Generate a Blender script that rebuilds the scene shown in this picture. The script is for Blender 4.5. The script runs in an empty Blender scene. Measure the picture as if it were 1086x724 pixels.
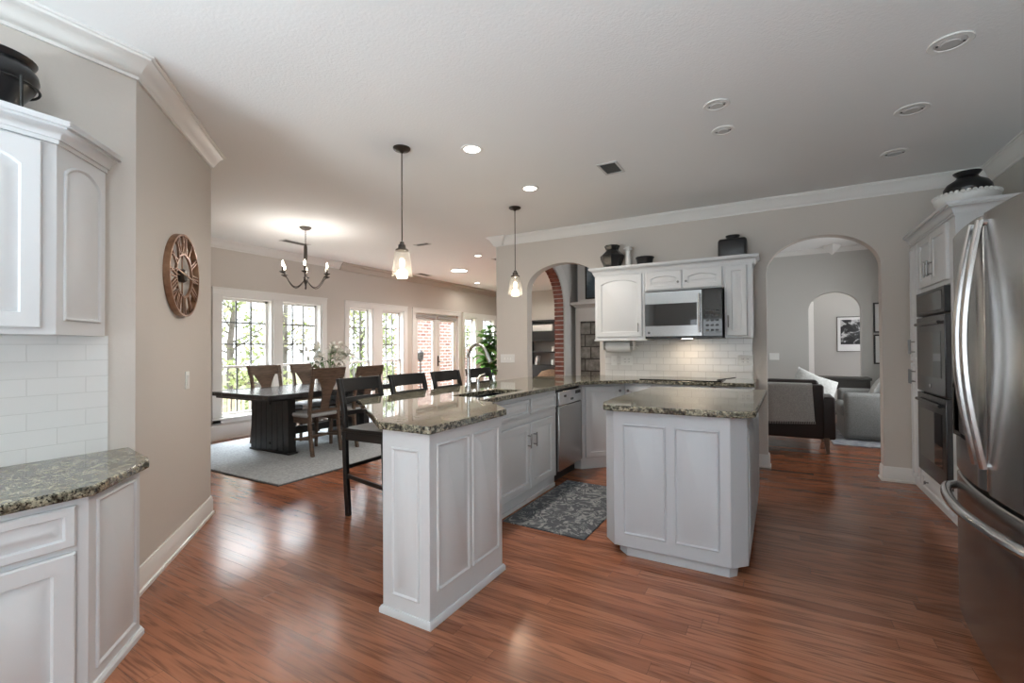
import bpy, bmesh, math, random
from mathutils import Vector, Matrix, Euler
random.seed(7)
SC = bpy.context.scene
COL = SC.collection
PI = math.pi

# ---------------------------------------------------------------- camera
YAW, PITCH, ROLL, FPX, EYE = .51952, .0109, .00615, 489.73, 1.27
cam = bpy.data.cameras.new('camera'); camo = bpy.data.objects.new('camera', cam); COL.objects.link(camo)
cam.sensor_width = 36.0; cam.lens = FPX / 1086 * 36.0; cam.clip_start = .05; cam.clip_end = 200
cyw, syw = math.cos(YAW), math.sin(YAW)
fw = Vector((-syw, cyw, 0)); rt = Vector((cyw, syw, 0)); dn = Vector((0, 0, -1))
f2 = math.cos(PITCH) * fw - math.sin(PITCH) * dn
d2 = math.cos(PITCH) * dn + math.sin(PITCH) * fw
r3 = math.cos(ROLL) * rt + math.sin(ROLL) * d2
d3 = math.cos(ROLL) * d2 - math.sin(ROLL) * rt
mw = Matrix.Identity(4)
for i in range(3):
    mw[i][0] = r3[i]; mw[i][1] = -d3[i]; mw[i][2] = -f2[i]
mw.translation = (0, 0, EYE)
camo.matrix_world = mw
SC.camera = camo

# ---------------------------------------------------------------- view, world
SC.view_settings.view_transform = 'Standard'
SC.view_settings.look = 'None'
SC.view_settings.exposure = 0.55
SC.view_settings.gamma = 1.0
SC.view_settings.use_curve_mapping = False
SC.cycles.caustics_reflective = False; SC.cycles.caustics_refractive = False; SC.cycles.sample_clamp_indirect = 4.0
W_SKY = 3.7
wd = bpy.data.worlds.new('overcast_sky'); SC.world = wd; wd.use_nodes = True
nt = wd.node_tree; bg = nt.nodes['Background']
tc = nt.nodes.new('ShaderNodeTexCoord'); sx = nt.nodes.new('ShaderNodeSeparateXYZ'); cr = nt.nodes.new('ShaderNodeValToRGB')
nt.links.new(tc.outputs['Generated'], sx.inputs[0]); nt.links.new(sx.outputs['Z'], cr.inputs[0])
cr.color_ramp.elements[0].position = 0.0; cr.color_ramp.elements[0].color = (.90, .95, 1, 1)
cr.color_ramp.elements[1].position = .8; cr.color_ramp.elements[1].color = (.84, .92, 1, 1)
nt.links.new(cr.outputs[0], bg.inputs[0]); bg.inputs[1].default_value = W_SKY

def light(name, kind, loc, energy, color=(1, 1, 1), rot=(0, 0, 0), size=.2, size_y=None, parent=None, spot=None):
    l = bpy.data.lights.new(name, kind); l.energy = energy; l.color = color
    if kind == 'AREA':
        l.size = size
        if size_y: l.shape = 'RECTANGLE'; l.size_y = size_y
    elif kind == 'SPOT':
        l.spot_size = spot; l.spot_blend = .6; l.shadow_soft_size = size
    else:
        l.shadow_soft_size = size
    o = bpy.data.objects.new(name, l); COL.objects.link(o); o.location = loc; o.rotation_euler = rot
    if parent: o.parent = parent
    return o

# unseen fill lamps added outside the rear and side openings
COOL = (.80, .915, 1)
for wx in (-1.25, .25):
    light('patio_glow', 'AREA', (wx, -3.45, .08), 740 if wx < 0 else 190, COOL, (PI/2+math.radians(48), 0, 0), 1.4, .9)  # added lamps aimed upward to brighten the ceiling
light('window_daylight', 'AREA', (1.85, 7.4, 1.45), 24, (1, .97, .93), (0, PI/2, 0), 1.6, 1.6)  # added fill lamp for the sitting room
# added lamp panel, out of view, to brighten the dining side
light('eaves_daylight', 'AREA', (-9.6, 7.2, 5.95), 6500, (.90, .955, 1), (0, -math.radians(68), 0), 5.0, 9.0)
light('window_daylight', 'AREA', (1.95, -1.9, 1.35), 62, COOL, (0, PI/2, 0), 1.4, 1.2)  # added fill lamp for the left cabinets and tiles
def portal(x, y0, y1, z0, z1):
    o = light('window_portal', 'AREA', (x, (y0+y1)/2, (z0+z1)/2), 1, (1,1,1), (0, -PI/2, 0), z1-z0, y1-y0); o.data.cycles.is_portal = True
for y0, y1, z0 in ((3.5,4.4,.3),(4.4,5.25,.3),(5.75,6.4,.3),(6.55,7.25,.3),(7.5,9.15,.1),(9.3,9.9,.3),(10.15,10.8,.3)): portal(-6.9, y0, y1, z0, 2.02)

o = light('window_portal', 'AREA', (-.5, -2.88, 1.22), 1, (1,1,1), (PI/2, 0, 0), 3.0, 1.55); o.data.cycles.is_portal = True
# ---------------------------------------------------------------- materials
def mat(name, col, rough=.5, metal=0.0, spec=.5, emit=None, estr=0.0, coat=0.0):
    m = bpy.data.materials.new(name); m.use_nodes = True
    b = m.node_tree.nodes['Principled BSDF']
    b.inputs['Base Color'].default_value = (*col, 1); b.inputs['Roughness'].default_value = rough
    b.inputs['Metallic'].default_value = metal; b.inputs['Specular IOR Level'].default_value = spec
    b.inputs['Coat Weight'].default_value = coat
    if emit: b.inputs['Emission Color'].default_value = (*emit, 1); b.inputs['Emission Strength'].default_value = estr
    return m
def nd(m, t, **k):
    n = m.node_tree.nodes.new(t)
    for a, v in k.items():
        if a in n.inputs: n.inputs[a].default_value = v
        else: setattr(n, a, v)
    return n
def ln(m, a, b): m.node_tree.links.new(a, b)
def bsdf(m): return m.node_tree.nodes['Principled BSDF']
def coords(m, scale=(1, 1, 1), kind='Object', rot=(0, 0, 0)):
    t = nd(m, 'ShaderNodeTexCoord'); mp = nd(m, 'ShaderNodeMapping')
    mp.inputs['Scale'].default_value = scale; mp.inputs['Rotation'].default_value = rot
    ln(m, t.outputs[kind], mp.inputs[0]); return mp.outputs[0]
def ramp(m, src, stops):
    r = nd(m, 'ShaderNodeValToRGB'); el = r.color_ramp.elements
    while len(el) > 1: el.remove(el[-1])
    el[0].position = stops[0][0]; el[0].color = (*stops[0][1], 1)
    for p, c in stops[1:]:
        e = el.new(p); e.color = (*c, 1)
    ln(m, src, r.inputs[0]); return r.outputs[0]
def bump(m, src, strength, dist=.01):
    b = nd(m, 'ShaderNodeBump'); b.inputs['Strength'].default_value = strength; b.inputs['Distance'].default_value = dist
    ln(m, src, b.inputs['Height']); ln(m, b.outputs[0], bsdf(m).inputs['Normal'])
def noisy(m, cols, scale, detail=4, sc3=(1, 1, 1), bumps=0, bdist=.004):
    n = nd(m, 'ShaderNodeTexNoise'); n.inputs['Scale'].default_value = scale; n.inputs['Detail'].default_value = detail
    ln(m, coords(m, sc3), n.inputs['Vector'])
    k = len(cols)
    ln(m, ramp(m, n.outputs['Fac'], [(.3 + .4 * i / max(1, k - 1), c) for i, c in enumerate(cols)]), bsdf(m).inputs['Base Color'])
    if bumps: bump(m, n.outputs['Fac'], bumps, bdist)
    return m
def plaster(name, col, b=.25, scale=90):
    m = mat(name, col, .75, spec=.3)
    n = nd(m, 'ShaderNodeTexNoise'); n.inputs['Scale'].default_value = scale; n.inputs['Detail'].default_value = 3
    ln(m, coords(m), n.inputs['Vector']); bump(m, n.outputs['Fac'], b, .004); return m

M = {}
M['wall'] = plaster('greige_wall_paint', (.60, .555, .51), .2, 60)
M['wall_grey'] = plaster('grey_wall_paint', (.50, .49, .465), .15, 60)
M['wall_white'] = plaster('white_wall_paint', (.72, .71, .69), .12, 60)
M['ceiling'] = plaster('ceiling_paint', (.82, .82, .815), .35, 70)
M['trim'] = mat('white_trim_paint', (.78, .765, .74), .4)
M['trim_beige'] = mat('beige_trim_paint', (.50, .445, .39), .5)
M['cab'] = mat('white_cabinet_paint', (.66, .67, .68), .4)
M['cab_grey'] = mat('pale_grey_cabinet_paint', (.53, .55, .58), .4)  # tone set greyer and bluer than the other cabinets, island only
M['black'] = mat('black_metal', (.015, .014, .013), .45, .3)
M['bronze'] = mat('dark_bronze', (.05, .04, .033), .4, .7)
M['nickel'] = mat('dark_nickel', (.25, .25, .25), .3, 1)
M['chrome'] = mat('brushed_nickel', (.62, .61, .59), .22, 1)
M['steel'] = mat('stainless_steel', (.40, .395, .39), .24, 1)
n = nd(M['steel'], 'ShaderNodeTexNoise'); n.inputs['Scale'].default_value = 6; n.inputs['Detail'].default_value = 5
ln(M['steel'], coords(M['steel'], (1, 60, 1)), n.inputs['Vector'])
ln(M['steel'], ramp(M['steel'], n.outputs['Fac'], [(.3, (.23, .23, .23)), (.7, (.255, .255, .255))]), bsdf(M['steel']).inputs['Roughness'])
M['steel_mid'] = mat('satin_steel', (.31, .31, .31), .2, 1)
M['steel_bright'] = mat('polished_steel', (.66, .66, .67), .15, 1)
M['steel_dark'] = mat('dark_stainless', (.10, .10, .105), .26, 1)
M['glass_black'] = mat('black_glass', (.008, .008, .009), .04, spec=.6)
M['plastic_black'] = mat('black_plastic', (.02, .02, .02), .35)
M['plastic_white'] = mat('white_plastic', (.78, .78, .76), .35)
M['slot'] = mat('dark_slot', (.05, .05, .05), .6)
M['ceramic_black'] = mat('black_ceramic', (.012, .012, .013), .3)
M['ceramic_white'] = mat('white_ceramic', (.74, .73, .71), .3)
M['paper'] = mat('paper_white', (.82, .82, .81), .9)
M['stool'] = mat('black_painted_wood', (.0065, .006, .006), .34)
M['tableblack'] = noisy(mat('black_stained_wood', (.02, .02, .02), .42), [(.005, .005, .005), (.014, .0135, .013)], 12, 5, (1, 1, 1))
M['tabletop'] = noisy(mat('charcoal_table_top', (.06, .06, .06), .2), [(.03, .03, .032), (.06, .06, .062)], 10, 5, (6, 1, 1))
M['chairwood'] = noisy(mat('brown_chair_wood', (.1, .06, .04), .42), [(.075, .047, .032), (.15, .098, .068)], 9, 6, (1, 1, 6))
M['seatpad'] = noisy(mat('grey_seat_fabric', (.4, .4, .41), .8), [(.36, .36, .37), (.46, .46, .47)], 60)
M['leather'] = mat('dark_brown_leather', (.020, .012, .010), .5, spec=.35)
M['sofa_fabric'] = noisy(mat('grey_linen', (.22, .22, .21), .9), [(.19, .19, .185), (.27, .27, .26)], 80, bumps=.2)
M['throw'] = noisy(mat('grey_throw', (.28, .275, .26), .95), [(.32, .315, .30), (.46, .45, .43)], 90, bumps=.6)
M['pillow'] = noisy(mat('pale_pillow', (.6, .6, .58), .9), [(.52, .52, .5), (.68, .68, .66)], 40)
M['rug_grey'] = noisy(mat('grey_rug_pile', (.3, .31, .32), .95), [(.27, .29, .305), (.44, .465, .485)], 45, 6, bumps=.5)
M['rug_edge'] = mat('dark_rug_edge', (.07, .07, .07), .9)
M['rug_dark'] = noisy(mat('sitting_room_rug_pile', (.3, .3, .32), .95), [(.16, .17, .2), (.42, .42, .44)], 14, 6, bumps=.4)
M['leaf'] = noisy(mat('leaf_green', (.06, .16, .04), .45), [(.03, .10, .02), (.12, .26, .05)], 7)
M['leaf_plant'] = noisy(mat('bright_leaf', (.12, .3, .06), .4), [(.05, .17, .03), (.20, .42, .08)], 5)
M['leaf_pale'] = noisy(mat('leaf_pale', (.3, .36, .12), .6), [(.24, .33, .10), (.52, .54, .30)], 1.5)
M['leaf_mid'] = noisy(mat('leaf_mid', (.16,.24,.08), .6), [(.12,.21,.06),(.34,.40,.16)], 1.5)
M['leaf_gold'] = noisy(mat('leaf_gold', (.4, .34, .14), .6), [(.42, .42, .24), (.60, .54, .38)], 1.5)
M['bark'] = noisy(mat('bark', (.12, .1, .09), .9), [(.09, .075, .065), (.2, .18, .16)], 8, 5, (1, 1, .3))
M['petal'] = mat('white_petal', (.85, .83, .77), .6)
M['deckwood'] = noisy(mat('weathered_deck_wood', (.5, .42, .33), .8), [(.40, .33, .26), (.58, .5, .4)], 6, 4, (1, 8, 1))
M['ground'] = noisy(mat('leafy_ground', (.25, .24, .12), .95), [(.16, .2, .07), (.36, .30, .18)], .8)
M['patio'] = noisy(mat('pale_patio_concrete', (.6,.6,.58), .9), [(.52,.51,.49),(.62,.61,.59)], 5)  # light tone for the added bounce slab
M['bulb'] = mat('glowing_bulb', (1, .9, .75), .4, emit=(1, .86, .66), estr=7)
M['can_lit'] = mat('lit_lens', (1, 1, 1), .4, emit=(1, .95, .88), estr=7)
M['can_unlit'] = mat('unlit_lens', (.55, .54, .53), .4)
M['vent_dark'] = mat('vent_shadow_grey', (.10, .095, .085), .8)  # dark grey for vent slats and one picture frame
M['copper'] = noisy(mat('aged_copper', (.3, .17, .1), .35, .85), [(.20, .11, .07), (.45, .27, .17)], 14, 5)
M['shelf_black'] = mat('black_shelving', (.018, .017, .017), .5)
M['shelf_back'] = mat('grey_shelf_back', (.35, .35, .34), .7)
M['wicker'] = noisy(mat('brown_wicker', (.2, .13, .08), .8), [(.12, .075, .045), (.3, .2, .13)], 40, 3, bumps=.6)
M['console'] = mat('dark_console_wood', (.05, .045, .04), .5)
M['pot'] = mat('blue_grey_pot', (.3, .34, .38), .4)

# granite: olive, cream and black flecks under a polished face
def granite(name, gain=1.0):
    m = mat(name, (.2, .19, .16), .035, spec=.85)
    v = coords(m)
    n1 = nd(m, 'ShaderNodeTexNoise'); n1.inputs['Scale'].default_value = 38; n1.inputs['Detail'].default_value = 6; n1.inputs['Roughness'].default_value = .7
    n2 = nd(m, 'ShaderNodeTexVoronoi'); n2.inputs['Scale'].default_value = 95
    n3 = nd(m, 'ShaderNodeTexNoise'); n3.inputs['Scale'].default_value = 110; n3.inputs['Detail'].default_value = 3
    for q in (n1, n2, n3): ln(m, v, q.inputs['Vector'])
    g = gain
    c1 = ramp(m, n1.outputs['Fac'], [(.36, (.022*g, .02*g, .016*g)), (.45, (.10*g, .092*g, .065*g)), (.53, (.27*g, .25*g, .19*g)), (.62, (.45*g, .415*g, .31*g)), (.70, (.15*g, .125*g, .08*g))])
    c2 = ramp(m, n3.outputs['Fac'], [(.38, (.012, .012, .01)), (.46, (.9, .9, .88)), (.62, (1.05, 1.03, 1.0))])
    mx = nd(m, 'ShaderNodeMix', data_type='RGBA', blend_type='MULTIPLY'); mx.inputs[0].default_value = 1
    ln(m, c1, mx.inputs[6]); ln(m, c2, mx.inputs[7])
    c3 = ramp(m, n2.outputs['Distance'], [(0, (.6, .6, .58)), (.5, (1, 1, 1))])
    m2 = nd(m, 'ShaderNodeMix', data_type='RGBA', blend_type='MULTIPLY'); m2.inputs[0].default_value = .6
    ln(m, mx.outputs[2], m2.inputs[6]); ln(m, c3, m2.inputs[7])
    ln(m, m2.outputs[2], bsdf(m).inputs['Base Color'])
    return m
M['granite'] = granite('speckled_granite')

# red oak strip floor, boards running along the cooktop wall
def oak():
    m = mat('red_oak_floor', (.2, .08, .05), .16, spec=.42)
    v = coords(m)
    sp = nd(m, 'ShaderNodeSeparateXYZ'); ln(m, v, sp.inputs[0])
    rw = nd(m, 'ShaderNodeMath', operation='DIVIDE'); rw.inputs[1].default_value = .0825; ln(m, sp.outputs['Y'], rw.inputs[0])
    fl_ = nd(m, 'ShaderNodeMath', operation='FLOOR'); ln(m, rw.outputs[0], fl_.inputs[0])
    wn = nd(m, 'ShaderNodeTexWhiteNoise', noise_dimensions='1D'); ln(m, fl_.outputs[0], wn.inputs['W'])
    sh = nd(m, 'ShaderNodeMath', operation='MULTIPLY_ADD'); sh.inputs[1].default_value = 1.25; ln(m, wn.outputs['Value'], sh.inputs[0]); ln(m, sp.outputs['X'], sh.inputs[2])
    cb = nd(m, 'ShaderNodeCombineXYZ'); ln(m, sh.outputs[0], cb.inputs['X']); ln(m, sp.outputs['Y'], cb.inputs['Y']); v = cb.outputs[0]
    br = nd(m, 'ShaderNodeTexBrick'); br.offset = 0; br.squash = 1
    br.inputs['Color1'].default_value = (.0, .0, .0, 1); br.inputs['Color2'].default_value = (1, 1, 1, 1); br.inputs['Mortar'].default_value = (.5, .5, .5, 1)
    br.inputs['Scale'].default_value = 1; br.inputs['Mortar Size'].default_value = .0007; br.inputs['Brick Width'].default_value = 1.25; br.inputs['Row Height'].default_value = .0825
    ln(m, v, br.inputs['Vector'])
    base = ramp(m, br.outputs['Color'], [(0, (.215, .075, .037)), (.3, (.32, .122, .064)), (.5, (.25, .09, .045)), (.75, (.345, .140, .076)), (1, (.19, .065, .033))])
    addv = nd(m, 'ShaderNodeVectorMath', operation='MULTIPLY_ADD'); addv.inputs[1].default_value = (7, 13, 0)
    ln(m, br.outputs['Color'], addv.inputs[0]); ln(m, v, addv.inputs[2])
    # cathedral figure: warped rings stretched along the board
    mp = nd(m, 'ShaderNodeMapping'); mp.inputs['Scale'].default_value = (.8, 7, 1); ln(m, addv.outputs[0], mp.inputs[0])
    nz = nd(m, 'ShaderNodeTexNoise'); nz.inputs['Scale'].default_value = 1.1; nz.inputs['Detail'].default_value = 2; nz.inputs['Distortion'].default_value = .4; ln(m, mp.outputs[0], nz.inputs['Vector'])
    k = nd(m, 'ShaderNodeMath', operation='MULTIPLY'); k.inputs[1].default_value = 46; ln(m, nz.outputs['Fac'], k.inputs[0])
    sn = nd(m, 'ShaderNodeMath', operation='SINE'); ln(m, k.outputs[0], sn.inputs[0])
    # fine pores
    mp2 = nd(m, 'ShaderNodeMapping'); mp2.inputs['Scale'].default_value = (3, 70, 1); ln(m, addv.outputs[0], mp2.inputs[0])
    n1 = nd(m, 'ShaderNodeTexNoise'); n1.inputs['Scale'].default_value = 1.5; n1.inputs['Detail'].default_value = 4; ln(m, mp2.outputs[0], n1.inputs['Vector'])
    sm = nd(m, 'ShaderNodeMath', operation='MULTIPLY_ADD'); sm.inputs[1].default_value = .12; ln(m, sn.outputs[0], sm.inputs[0]); ln(m, n1.outputs['Fac'], sm.inputs[2])
    gr = ramp(m, sm.outputs[0], [(.30, (.50, .44, .40)), (.46, (.92, .90, .88)), (.62, (1.12, 1.12, 1.12))])
    mx = nd(m, 'ShaderNodeMix', data_type='RGBA', blend_type='MULTIPLY'); mx.inputs[0].default_value = .78
    ln(m, base, mx.inputs[6]); ln(m, gr, mx.inputs[7])
    gap = nd(m, 'ShaderNodeMix', data_type='RGBA', blend_type='MIX'); gap.inputs[7].default_value = (.07, .03, .018, 1)
    ln(m, br.outputs['Fac'], gap.inputs[0]); ln(m, mx.outputs[2], gap.inputs[6])
    ln(m, gap.outputs[2], bsdf(m).inputs['Base Color'])
    n2 = nd(m, 'ShaderNodeTexNoise'); n2.inputs['Scale'].default_value = 5; n2.inputs['Detail'].default_value = 3; ln(m, v, n2.inputs['Vector'])
    ln(m, ramp(m, n2.outputs['Fac'], [(.3, (.17, .17, .17)), (.7, (.22, .22, .22))]), bsdf(m).inputs['Roughness'])
    inv = nd(m, 'ShaderNodeMath', operation='SUBTRACT'); inv.inputs[0].default_value = 1; ln(m, br.outputs['Fac'], inv.inputs[1]); bump(m, inv.outputs[0], .12, .002)
    return m
M['oak'] = oak()

def bricks(name, axis, c1, c2, mortar, w, h, ms, rough=.8, bmp=.6, dist=.004, offs=.5):
    m = mat(name, c1, rough)
    t = nd(m, 'ShaderNodeTexCoord'); s = nd(m, 'ShaderNodeSeparateXYZ'); c = nd(m, 'ShaderNodeCombineXYZ')
    ln(m, t.outputs['Object'], s.inputs[0])
    if axis == 'D':   # runs diagonally
        a = nd(m, 'ShaderNodeMath', operation='SUBTRACT'); ln(m, s.outputs['X'], a.inputs[0]); ln(m, s.outputs['Y'], a.inputs[1]); ln(m, a.outputs[0], c.inputs[0])
    else: ln(m, s.outputs[axis], c.inputs[0])
    ln(m, s.outputs['Z'], c.inputs[1])
    br = nd(m, 'ShaderNodeTexBrick'); br.offset = offs
    br.inputs['Color1'].default_value = (*c1, 1); br.inputs['Color2'].default_value = (*c2, 1); br.inputs['Mortar'].default_value = (*mortar, 1)
    br.inputs['Scale'].default_value = 1; br.inputs['Mortar Size'].default_value = ms; br.inputs['Brick Width'].default_value = w; br.inputs['Row Height'].default_value = h
    br.inputs['Mortar Smooth'].default_value = .3
    ln(m, c.outputs[0], br.inputs['Vector']); ln(m, br.outputs['Color'], bsdf(m).inputs['Base Color'])
    inv = nd(m, 'ShaderNodeMath', operation='SUBTRACT'); inv.inputs[0].default_value = 1; ln(m, br.outputs['Fac'], inv.inputs[1])
    bump(m, inv.outputs[0], bmp, dist)
    return m
M['tile_y'] = bricks('white_subway_tile_side', 'Y', (.74, .74, .73), (.765, .765, .755), (.67, .67, .655), .20, .076, .0022, .12, .5, .002)
M['tile_x'] = bricks('white_subway_tile', 'X', (.70, .69, .67), (.76, .75, .73), (.56, .55, .53), .15, .0755, .0024, .12, .6, .002)
M['brick'] = bricks('red_brick', 'Y', (.16, .068, .052), (.28, .155, .12), (.46, .43, .40), .27, .10, .014)
M['brick_block'] = noisy(mat('dark_red_brick', (.2,.07,.05), .85), [(.13,.04,.028),(.27,.10,.07)], 9, 3, bumps=.4)
M['brick_in'] = bricks('arch_brick', 'X', (.17, .055, .035), (.27, .10, .07), (.5, .45, .4), .3, .075, .008)
M['stone'] = bricks('grey_stone_block', 'X', (.20, .195, .185), (.33, .325, .31), (.07, .065, .06), .27, .21, .012, .85, .9, .01, .38)

_st = M['stone']; _n = nd(_st, 'ShaderNodeTexNoise'); _n.inputs['Scale'].default_value = 9; _n.inputs['Detail'].default_value = 6; ln(_st, coords(_st), _n.inputs['Vector'])
_mx = nd(_st, 'ShaderNodeMix', data_type='RGBA', blend_type='MULTIPLY'); _mx.inputs[0].default_value = 1
_src = bsdf(_st).inputs['Base Color'].links[0].from_socket
ln(_st, _src, _mx.inputs[6]); ln(_st, ramp(_st, _n.outputs['Fac'], [(.3,(.45,.44,.42)),(.7,(1.3,1.28,1.22))]), _mx.inputs[7]); ln(_st, _mx.outputs[2], bsdf(_st).inputs['Base Color'])
# clear glass: mostly see-through with a faint sheen
def clear(name, tint=(.97, .98, .98), gloss=.07, rough=.02):
    m = bpy.data.materials.new(name); m.use_nodes = True; t = m.node_tree
    for q in list(t.nodes): t.nodes.remove(q)
    o = t.nodes.new('ShaderNodeOutputMaterial'); a = t.nodes.new('ShaderNodeBsdfTransparent'); g = t.nodes.new('ShaderNodeBsdfGlossy'); x = t.nodes.new('ShaderNodeMixShader')
    a.inputs[0].default_value = (*tint, 1); g.inputs['Roughness'].default_value = rough; x.inputs[0].default_value = gloss
    t.links.new(a.outputs[0], x.inputs[1]); t.links.new(g.outputs[0], x.inputs[2]); t.links.new(x.outputs[0], o.inputs[0]); return m
M['pane'] = clear('window_glass')
def seeded():
    m = clear('clear_lamp_glass', (.97, .97, .96), .08); t = m.node_tree; o = [q for q in t.nodes if q.type == 'OUTPUT_MATERIAL'][0]; prev = o.inputs[0].links[0].from_socket
    d = t.nodes.new('ShaderNodeBsdfTranslucent'); d.inputs[0].default_value = (.95, .95, .93, 1); x = t.nodes.new('ShaderNodeMixShader'); x.inputs[0].default_value = .02
    t.links.new(prev, x.inputs[1]); t.links.new(d.outputs[0], x.inputs[2]); t.links.new(x.outputs[0], o.inputs[0]); return m
M['shade'] = seeded()
M['vase_glass'] = clear('clear_vase_glass', (.85, .9, .9), .15)

# patterned runner in the kitchen
def runner():
    m = mat('grey_scroll_runner', (.2, .2, .2), .95)
    v = coords(m)
    n = nd(m, 'ShaderNodeTexNoise'); n.inputs['Scale'].default_value = 7; n.inputs['Detail'].default_value = 3; n.inputs['Distortion'].default_value = 1.6
    ln(m, v, n.inputs['Vector'])
    w = nd(m, 'ShaderNodeMath', operation='MULTIPLY'); w.inputs[1].default_value = 34; ln(m, n.outputs['Fac'], w.inputs[0])
    s = nd(m, 'ShaderNodeMath', operation='SINE'); ln(m, w.outputs[0], s.inputs[0])
    n2 = nd(m, 'ShaderNodeTexNoise'); n2.inputs['Scale'].default_value = 14; n2.inputs['Detail'].default_value = 5; ln(m, v, n2.inputs['Vector'])
    a = nd(m, 'ShaderNodeMath', operation='MULTIPLY_ADD'); a.inputs[1].default_value = .22; ln(m, s.outputs[0], a.inputs[0]); ln(m, n2.outputs['Fac'], a.inputs[2])
    ln(m, ramp(m, a.outputs[0], [(.42, (.065, .07, .078)), (.62, (.11, .115, .125)), (.70, (.29, .287, .28)), (.8, (.22, .22, .218))]), bsdf(m).inputs['Base Color'])
    return m
M['runner'] = runner()
def bwphoto():
    m = mat('black_and_white_landscape', (.1, .1, .1), .3)
    v = coords(m)
    n = nd(m, 'ShaderNodeTexNoise'); n.inputs['Scale'].default_value = 6; n.inputs['Detail'].default_value = 5; n.inputs['Distortion'].default_value = 1.0; ln(m, v, n.inputs['Vector'])
    ln(m, ramp(m, n.outputs['Fac'], [(.46, (.012, .012, .012)), (.53, (.05, .05, .05)), (.60, (.6, .6, .6)), (.7, (.2, .2, .2))]), bsdf(m).inputs['Base Color'])
    return m
M['bwphoto'] = bwphoto()
M['painting'] = noisy(mat('blue_painting', (.05, .09, .12), .4), [(.015, .025, .035), (.06, .10, .13), (.3, .34, .36)], 3, 4)

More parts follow.
